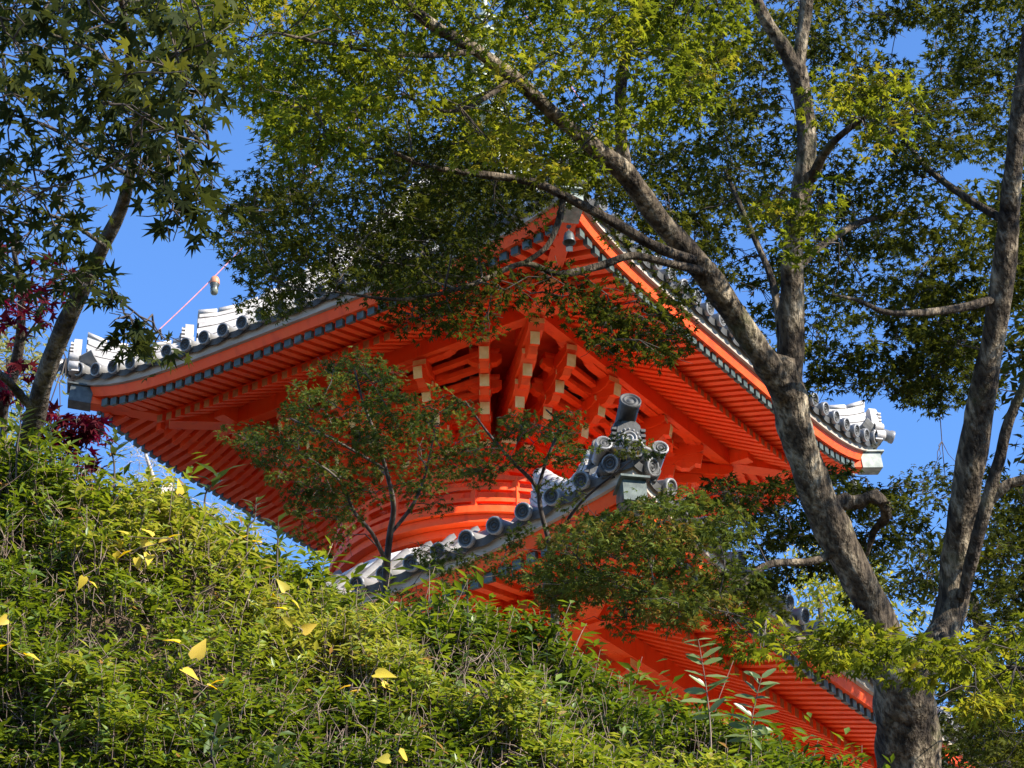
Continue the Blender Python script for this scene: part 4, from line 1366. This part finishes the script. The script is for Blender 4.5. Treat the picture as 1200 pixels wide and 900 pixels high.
small_maple((452, 760), 17.6, [(452, 700, 17.6, 10), (453, 660, 17.6, 9), (458, 620, 17.6, 8), (461, 590, 17.5, 6), (452, 550, 17.4, 5), (440, 510, 17.3, 4), (425, 470, 17.2, 3), (415, 430, 17.2, 2)],
            [[(453, 660, 17.6, 6), (436, 625, 17.4, 5), (415, 600, 17.3, 4), (395, 560, 17.2, 3), (350, 530, 17.1, 2)],
             [(458, 625, 17.6, 5), (485, 590, 17.7, 4), (500, 550, 17.8, 3), (510, 500, 17.8, 2)],
             [(452, 550, 17.4, 4), (400, 520, 17.2, 3), (340, 490, 17.0, 2)]],
            [([(270, 490), (330, 475), (360, 440), (410, 410), (450, 430), (480, 470), (520, 520), (530, 580), (500, 600), (470, 575), (420, 590), (360, 590), (300, 565), (268, 530)], 20, 16.4, 18.4, .14, 40, .040, ((505, 470, 16, 20),)),
             ([(330, 590), (420, 590), (400, 640), (350, 630)], 22, 16.8, 18, .11, 24, .040, ()),
             ([(440, 430), (560, 480), (590, 520), (560, 560), (500, 530)], 24, 16.8, 18.2, .12, 26, .040, ())],
            'young olive-green maple rising before the ringed balcony of the pagoda', (.05, .8))
small_maple((655, 780), 17.4, [(650, 720, 17.4, 10), (640, 690, 17.4, 9), (646, 650, 17.4, 8), (634, 600, 17.4, 6), (628, 570, 17.4, 5), (600, 540, 17.3, 4), (570, 505, 17.3, 3), (545, 470, 17.2, 2)],
            [[(630, 575, 17.4, 5), (640, 540, 17.4, 4), (655, 500, 17.4, 3), (640, 480, 17.4, 2)],
             [(646, 650, 17.4, 5), (665, 610, 17.3, 4), (690, 580, 17.2, 3), (740, 540, 17.1, 2)]],
            [([(600, 490), (650, 470), (690, 500), (690, 540), (650, 560), (600, 545), (560, 570), (520, 540), (560, 500)], 20, 16.6, 18.0, .12, 32, .040, ()),
             ([(480, 640), (560, 640), (620, 620), (640, 660), (620, 700), (540, 720), (460, 700)], 24, 16.8, 18.4, .13, 32, .040, ((560, 640, 30, 14),)),
             ([(720, 500), (770, 500), (770, 545), (725, 550)], 26, 16.6, 17.2, .09, 22, .038, ()),
             ([(640, 560), (720, 560), (700, 640), (640, 640)], 30, 16.8, 17.8, .10, 20, .038, ())],
            'young olive-green maple rising before the horned ridge end of the lower roof', (.05, .8))


# ------------------------------------------------------------------ background trees
def bg_tree(name, base, top, crown_polys, mat, label, tint=(.1, .9), ls=.11, nl=26, rm=.35, group=None, bark=M_BARK2, r=.16, tm=LANCE2):
    b = np.array(base, float); b[2] = gz(b)
    t = Tree(name, b, label, 'tree', group)
    mid = b + (np.array(top) - b) * .5 + np.array([.2, 0, 0])
    t.wlimb([b, mid, np.array(top)], np.array([r, r * .7, r * .25]), bark, sides=10)
    for poly, sp, w0, w1 in crown_polys:
        t.spray(cl(poly, sp, w0, w1), rm, nl, ls, 'k', tint, .6, .8, fine=3, tmpl=tm)
    return t.finish({'k': mat}, M_TWIGD)


bg_tree('broadleaf_tree', at(-10, 700, 38), at(10, 420, 38), [([(-80, 360), (20, 365), (50, 400), (62, 450), (40, 500), (-80, 540)], 26, 36, 40)], L_BGPALE, 'pale yellow-green tree far behind the leaning maple', rm=.42, nl=34)
bg_tree('broadleaf_tree', at(955, 900, 40), at(960, 700, 40), [([(900, 660), (960, 640), (1040, 660), (1060, 720), (1040, 790), (930, 760)], 26, 38, 43)], L_BGBRIGHT, 'sunlit yellow-green tree behind the lower roof beside the maple fork', rm=.45, nl=44, ls=.13)
bg_tree('evergreen_tree', at(1150, 950, 20), at(1140, 700, 20), [([(1040, 640), (1120, 600), (1300, 560), (1400, 600), (1400, 1000), (1110, 1000), (1120, 860), (1090, 760)], 32, 18.5, 22)], L_MAPLE_D, 'dark evergreen crown behind the right stem of the forked maple', (.0, .6), .075, 44, .30, tm=LANCE2)
# a bare pale tree beyond the hedge top
bt = at(215, 800, 34); bt[2] = gz(bt)
t = Tree('bare_tree', bt, 'pale bare twiggy tree between the hedge and the eave')
t.wlimb([bt, at(200, 640, 34), at(185, 580, 34), at(170, 530, 34)], np.array([.14, .09, .05, .02]), M_PALEBARK, sides=7)
t.spray(cl([(140, 515), (185, 520), (200, 560), (180, 590), (150, 570)], 13, 33, 35), .25, 7, .05, 'k', (.3, 1), .7, .8, tmpl=LANCE2, fine=5)
t.spray(cl([(235, 575), (290, 590), (330, 640), (290, 640), (250, 610)], 14, 33, 35), .25, 7, .05, 'k', (.3, 1), .7, .8, tmpl=LANCE2, fine=5)
t.finish({'k': L_BGPALE}, M_PALEBARK)

# unseen trees added on the sun side to block light from the lower roof
def shade_tree(x, y, h, rx, label, n=240, mat=L_MAPLE_D):
    b = np.array([x, y, 0.0]); b[2] = float(ground_h(x, y))
    t = Tree('evergreen_tree', b, label, 'tree')
    t.wlimb([b, b + np.array([.1, .1, h * .5]), b + np.array([0, 0, h])], np.array([.25, .18, .06]), M_BARK2, sides=10)
    u = RNG.normal(0, 1, (n, 3)); u /= np.linalg.norm(u, axis=1, keepdims=True)
    c = b + np.array([0, 0, h * .8]) + u * (RNG.uniform(.2, 1, (n, 1)) ** .5) * np.array([rx, rx, h * .32])
    t.spray(c, .45, 50, .12, 'k', (0, .7), .5, .7, fine=1, tmpl=LANCE2)
    return t.finish({'k': mat}, M_TWIGD)


shade_tree(7.2, 18.6, 8.6, 2.6, 'unseen evergreen added right of the forked maple to shade the lower roof')
shade_tree(10.5, 23.5, 8.8, 2.8, 'unseen round evergreen added right of the pagoda to shade the court', 170)


# ------------------------------------------------------------------ clipped azalea bank
TOPX = np.array([-200, -60, 0, 60, 130, 230, 300, 400, 480, 560, 640, 700, 780, 850, 900, 960, 1050, 1250])
TOPY = 20 + np.array([505, 508, 512, 520, 548, 590, 642, 676, 692, 716, 748, 788, 826, 852, 870, 896, 935, 990])


def bank(px, t):
    """surface point of the bank: t 0 at the low front, 1 at the top edge, up to 2 over the back"""
    px = np.asarray(px, float); t = np.asarray(t, float)
    ty = np.interp(px, TOPX, TOPY)
    tc = np.minimum(t, 1)
    y0 = 1060.0
    w = 6.9 + 2.0 * tc ** 1.3
    py = y0 + (ty - y0) * (1 - (1 - tc) ** 1.15)
    P = ats(px, py, w)
    k = np.maximum(t - 1, 0)
    P = P + np.stack([0 * k, 1.5 * k, .10 * np.sin(np.minimum(k, 1) * np.pi) - 1.2 * k * k], -1)
    return P


def fbm(P, f):
    r = 0
    for i, a in enumerate((1, .5, .25)):
        q = P * f * 2 ** i
        r = r + a * (np.sin(q[..., 0] * 1.7 + 1.3 * np.sin(q[..., 2] * 1.1 + i)) * np.sin(q[..., 2] * 1.9 + 1.1 * np.sin(q[..., 1] * 1.3 + 2 * i)) + .5 * np.sin(q[..., 1] * 2.3 + q[..., 0] * .7 + i * 4))
    return r


def build_bank():
    nx, nt = 150, 90
    px = np.linspace(-200, 1250, nx); t = np.linspace(0, 1.9, nt)
    X, T_ = np.meshgrid(px, t)
    P = bank(X, T_)
    eps = 1e-3
    Nx = bank(X + 1, T_) - P; Nt = bank(X, T_ + eps) - P
    N = np.cross(Nx, Nt); N /= np.linalg.norm(N, axis=-1, keepdims=True) + 1e-12
    P2 = P - N * .13 + N * (fbm(P, 3.0) * .05 - .03)[..., None]
    i = (np.arange(nx - 1)[None] + nx * np.arange(nt - 1)[:, None]).ravel()
    T = np.concatenate([np.stack([i, i + 1, i + nx + 1], -1), np.stack([i, i + nx + 1, i + nx], -1)])
    e = empty('hedge', bank(np.array([400.]), np.array([.3]))[0])
    tag(e, 'sunlit clipped azalea hedge covering the steep bank', 'hedge', kind='stuff')
    inv = Matrix.Translation(-e.location)
    o = link('hedge_core', fast_mesh('hedge_core', P2.reshape(-1, 3), T, M_SOIL, smooth=True), e); o.matrix_parent_inverse = inv; o['kind'] = 'stuff'
    # shoots with whorls of narrow leaves
    ns = 24000
    sx = RNG.uniform(-120, 1160, ns); st = RNG.uniform(.08, 1.25, ns)
    Q = bank(sx, st)
    Nx = bank(sx + 1, st) - Q; Nt = bank(sx, st + eps) - Q
    N = np.cross(Nx, Nt); N /= np.linalg.norm(N, axis=-1, keepdims=True) + 1e-12
    rel = fbm(Q, 3.0)
    thin = fbm(Q + 7.7, 2.2)
    keep = RNG.uniform(0, 1, ns) < np.where(thin < -.9, .4, np.where(thin < -.6, .5, 1.0))
    Q, N, rel, st = Q[keep], N[keep], rel[keep], st[keep]
    ns = len(Q)
    lenf = np.where(RNG.uniform(0, 1, ns) < .06, RNG.uniform(1.2, 2.2, ns), RNG.uniform(.5, 1.1, ns))
    d = N * .5 + np.array([0, 0, .85]) + RNG.normal(0, .33, (ns, 3))
    d /= np.linalg.norm(d, axis=1, keepdims=True)
    rel = rel + 1.25 * fbm(Q + 3.1, 6.5)
    lenf = lenf * np.where(st > .88, RNG.choice([.8, 1.2, 2.0], ns), 1.0)
    base = Q - N * (.10 - .06 * rel)[:, None] + RNG.normal(0, .03, (ns, 3))
    tip = base + d * (.085 * lenf)[:, None]
    # stems
    paths = [(np.stack([base[i] - d[i] * .05, (base[i] + tip[i]) / 2 + RNG.normal(0, .006, 3), tip[i]]), np.array([.0022, .0017, .001])) for i in range(0, ns, 2)]
    # tangled dry twigs inside
    for i in RNG.integers(0, ns, 6000):
        a = Q[i] - N[i] * RNG.uniform(.03, .12) + RNG.normal(0, .03, 3)
        v = RNG.normal(0, 1, 3); v += N[i] * .5 + np.array([0, 0, .6]); v /= np.linalg.norm(v)
        L = RNG.uniform(.06, .16)
        paths.append((np.stack([a, a + v * L * .5 + RNG.normal(0, .01, 3), a + v * L]), np.array([.0022, .0016, .0009])))
    o = link('hedge_twigs', tubes_mesh('hedge_twigs', paths, M_TWIG, 3), e); o.matrix_parent_inverse = inv; o['kind'] = 'stuff'
    nl = 9
    ci = np.repeat(np.arange(ns), nl)
    n = ns * nl
    fr = RNG.uniform(.35, 1.02, n)
    pos = base[ci] + (tip - base)[ci] * fr[:, None]
    az = RNG.uniform(0, 2 * np.pi, n)
    ref = np.cross(d, np.array([.3, .2, 1.0])); ref /= np.linalg.norm(ref, axis=1, keepdims=True)
    ref2 = np.cross(d, ref)
    out = ref[ci] * np.cos(az)[:, None] + ref2[ci] * np.sin(az)[:, None] + d[ci] * RNG.uniform(.15, .9, n)[:, None]
    nor = d[ci] * 1.0 - out * .35 + np.array([0, 0, .35]) + RNG.normal(0, .25, (n, 3))
    sz = RNG.uniform(.024, .056, n) * (.8 + .25 * lenf[ci])
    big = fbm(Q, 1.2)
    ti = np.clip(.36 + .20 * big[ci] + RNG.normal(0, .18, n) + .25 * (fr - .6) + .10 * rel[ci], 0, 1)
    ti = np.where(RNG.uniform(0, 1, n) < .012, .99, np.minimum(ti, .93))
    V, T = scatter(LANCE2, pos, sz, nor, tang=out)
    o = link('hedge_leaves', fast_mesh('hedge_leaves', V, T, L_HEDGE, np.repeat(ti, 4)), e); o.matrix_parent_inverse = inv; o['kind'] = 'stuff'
    # tidy: the bank below the leafy part goes on down to the ground
    return e


build_bank()


# ------------------------------------------------------------------ sprigs, vines and compound leaves on the bank
def heart():
    o = [(0, 0), (-.20, -.10), (-.36, .06), (-.30, .38), (0, 1), (.30, .38), (.36, .06), (.20, -.10)]
    V = [(0, .3, -.05)] + [(x, y, .30 * abs(x) - .28 * y * y + .05 * math.sin(7 * x + 5 * y)) for x, y in o]
    T = [(0, i, i % 8 + 1) for i in range(1, 9)]
    return np.array(V), np.array(T)


HEART = heart()


class Holder:
    def __init__(s, o, base): s.o, s.base = o, np.asarray(base, float)


def vine(px, py, w, leaves, label, ls=.056, mat=L_YELLOW):
    """leaves: list of (dx, dy, scale, point dir px)"""
    p = at(px, py, w)
    e = empty('yellowing_vine', p)
    tag(e, label, 'vine')
    h = Holder(e, p)
    pts = [p + np.array([0, .05, -.08])]
    P, S, N, O = [], [], [], []
    for dx, dy, sc, ang in leaves:
        q = at(px + dx, py + dy, w - .06 + RNG.uniform(-.03, .03))
        pts.append(q + np.array([0, .02, 0]))
        dirw = at(px + dx + 30 * math.cos(rad(ang)), py + dy - 30 * math.sin(rad(ang)), w - .06) - q
        P.append(q); S.append(ls * sc); O.append(dirw / np.linalg.norm(dirw))
        N.append(np.array([RNG.normal(.2, .6), -.6, RNG.normal(.4, .5)]))
    pa, ra = smooth_path(np.array(pts), np.full(len(pts), .0022), 4)
    o = link('stem', tubes_mesh('stem', [(pa - p, ra)], M_TWIG, 4), e)
    make_leaf_objects(h, np.array(P), np.array(S), np.array(N), np.array(O), RNG.uniform(0, 1, len(P)), HEART, mat)


def surf_w(px, py):
    """depth of the bank seen at a photo pixel"""
    ty = float(np.interp(px, TOPX, TOPY))
    tc = 1 - (1 - min(1, max(0, (1060 - py) / (1060 - ty)))) ** (1 / 1.15)
    return 6.9 + 2.0 * tc ** 1.3


for px, py, lv, lab in (
        (165, 640, [(-40, -10, .9, 200), (-22, -2, .8, 160), (-12, 6, 1.0, 240), (0, -2, .9, 20), (10, 10, 1.1, 260), (22, -4, .8, 40), (28, 6, .7, 330), (-5, 14, .8, 280), (-30, 8, .9, 300), (34, -10, .8, 80), (14, -12, .9, 100), (-16, -14, .7, 140)], 'cluster of bright yellow vine leaves high on the hedge'),
        (98, 676, [(0, 0, .9, 250), (8, 6, .6, 320)], 'pair of dull yellow vine leaves on the hedge below the bright cluster'),
        (8, 755, [(0, -30, .9, 200), (2, 0, 1.3, 260), (22, 12, 1.0, 30)], 'deep yellow vine leaves at the hedge edge under the leaning maple'),
        (222, 775, [(-12, -22, 1.0, 170), (8, -4, 1.5, 85), (-8, 10, 1.2, 290), (22, 28, .8, 10), (40, 22, .9, 160)], 'tall pointed yellow vine leaf with folded ones low on the hedge'),
        (440, 790, [(0, 0, 1.4, 330), (8, 12, .9, 20), (-30, 14, .8, 180), (-18, 20, .7, 220)], 'large pale yellow vine leaf low in the middle of the hedge'),
        (355, 738, [(0, 0, 1.1, 10), (-12, -8, .9, 150), (-20, -24, .8, 100)], 'yellow-green vine leaves beside grass blades on the hedge'),
        (470, 885, [(0, 0, 1.2, 20), (-14, 4, .9, 200)], 'yellow vine leaf lying at the foot of the hedge'),
        (325, 700, [(0, 0, .9, 60), (10, -8, 1.0, 120), (18, 4, .8, 330), (-14, 4, .9, 200)], 'loose green-yellow vine leaves near the hedge crest by the eave'),
        (210, 578, [(0, 0, 1.0, 85), (75, 50, .9, 80), (96, 58, .9, 100)], 'three tan pointed leaves standing above the hedge crest against sky')):
    vine(px, py, surf_w(px, py) - .12, lv, lab)


def sprig(px, py, w, h, nleaf, ls, label, mat=L_BROAD, lean=0.0, w_tint=(0, 1)):
    p = at(px, py, w)
    e = empty('broadleaf_shrub', p)
    tag(e, label, 'shrub')
    hd = Holder(e, p)
    top = np.array([lean, -.02, h])
    pa, ra = smooth_path(np.array([[0, .06, -.18], [0, 0, 0], top * .5 + RNG.normal(0, .01, 3), top]), np.array([.005, .004, .003, .0015]), 5)
    link('stem', tubes_mesh('stem', [(pa, ra)], M_TWIGD, 5), e)
    P, O, N = [], [], []
    for i in range(nleaf):
        f = .25 + .75 * i / max(1, nleaf - 1)
        a = i * 2.4 + RNG.normal(0, .2)
        o = np.array([math.cos(a), math.sin(a), .55 + .5 * f])
        P.append(p + top * f); O.append(o)
        N.append(np.array([-o[0] * .5, -o[1] * .5 - .35, .8]))
    make_leaf_objects(hd, np.array(P), ls * RNG.uniform(.8, 1.15, nleaf), np.array(N), np.array(O), RNG.uniform(*w_tint, nleaf), LANCE, mat)


sprig(134, 548, 8.9, .13, 16, .075, 'dark upright shrub shoot on the hedge crest under the wind bell')
sprig(20, 526, 8.7, .16, 18, .075, 'glossy broadleaf shoot on the hedge crest beside the leaning maple trunk')
sprig(60, 528, 8.8, .10, 14, .07, 'short broadleaf shoot between the leaning trunk and the red leaves')
sprig(240, 585, 8.9, .10, 9, .11, 'long narrow pale leaves of a shoot against sky below the eave', lean=.06)
sprig(290, 622, 8.9, .12, 12, .075, 'thin dark shoot with wide leaves below the blue gap of sky', lean=.03)
sprig(325, 645, 8.9, .12, 12, .085, 'bluish green shoot beside the end of the sky gap')
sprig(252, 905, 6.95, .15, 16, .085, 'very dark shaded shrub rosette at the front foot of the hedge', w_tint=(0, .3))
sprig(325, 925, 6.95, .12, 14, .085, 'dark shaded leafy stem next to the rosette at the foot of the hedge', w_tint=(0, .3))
sprig(70, 880, 7.2, .09, 12, .08, 'narrow leaved shoot low on the hedge under the yellow leaves', w_tint=(.3, 1))
sprig(548, 715, 8.8, .13, 12, .05, 'small pale shoot standing up on the hedge before the red rafters')
sprig(775, 862, 8.5, .10, 12, .045, 'short bright shoot on the hedge end below the pale compound leaves', w_tint=(.6, 1))
sprig(915, 905, 8.6, .13, 12, .04, 'isolated thin shoot at the hedge end before the dark red rafters', w_tint=(.6, 1))
sprig(980, 915, 8.7, .10, 10, .04, 'last small leafy shoot of the hedge beside the maple trunk', w_tint=(.6, 1))


def compound(px, py, w, h, lean, label):
    """upright compound leaf of paired leaflets"""
    p = at(px, py, w)
    e = empty('compound_leaf_plant', p)
    tag(e, label, 'plant')
    pts = np.array([[0, .03, -.12], [0, 0, 0], [lean * .3, -.01, h * .5], [lean, -.05, h]])
    pa, ra = smooth_path(pts, np.array([.004, .003, .002, .001]), 8)
    fr = link('frond', tubes_mesh('frond', [(pa, ra)], M_TWIG, 5), e)
    fl = Holder(fr, np.zeros(3))
    P, O, N, S = [], [], [], []
    n = 10
    for i in range(n):
        f = .38 + .62 * i / (n - 1)
        q = pa[int(f * (len(pa) - 1))]
        for sg in (-1, 1):
            P.append(q); O.append(np.array([sg, RNG.normal(-.15, .25), .25 + .6 * f ** 3 + RNG.normal(0, .12)])); N.append(np.array([-.25 * sg + RNG.normal(0, .3), -.7, .55 + RNG.normal(0, .3)])); S.append(RNG.uniform(.8, 1.15) * .095 * (1 - .55 * abs(f - .55)))
    make_leaf_objects(fl, np.array(P), np.array(S), np.array(N), np.array(O), RNG.uniform(0, 1, len(P)), LEAFLET, L_PALE, 'leaflet')


compound(832, 845, 8.3, .30, -.03, 'tall pale compound leaf standing before the dark red rafters')
compound(880, 872, 8.4, .24, .05, 'shorter shaded compound leaf leaning toward the maple trunk')
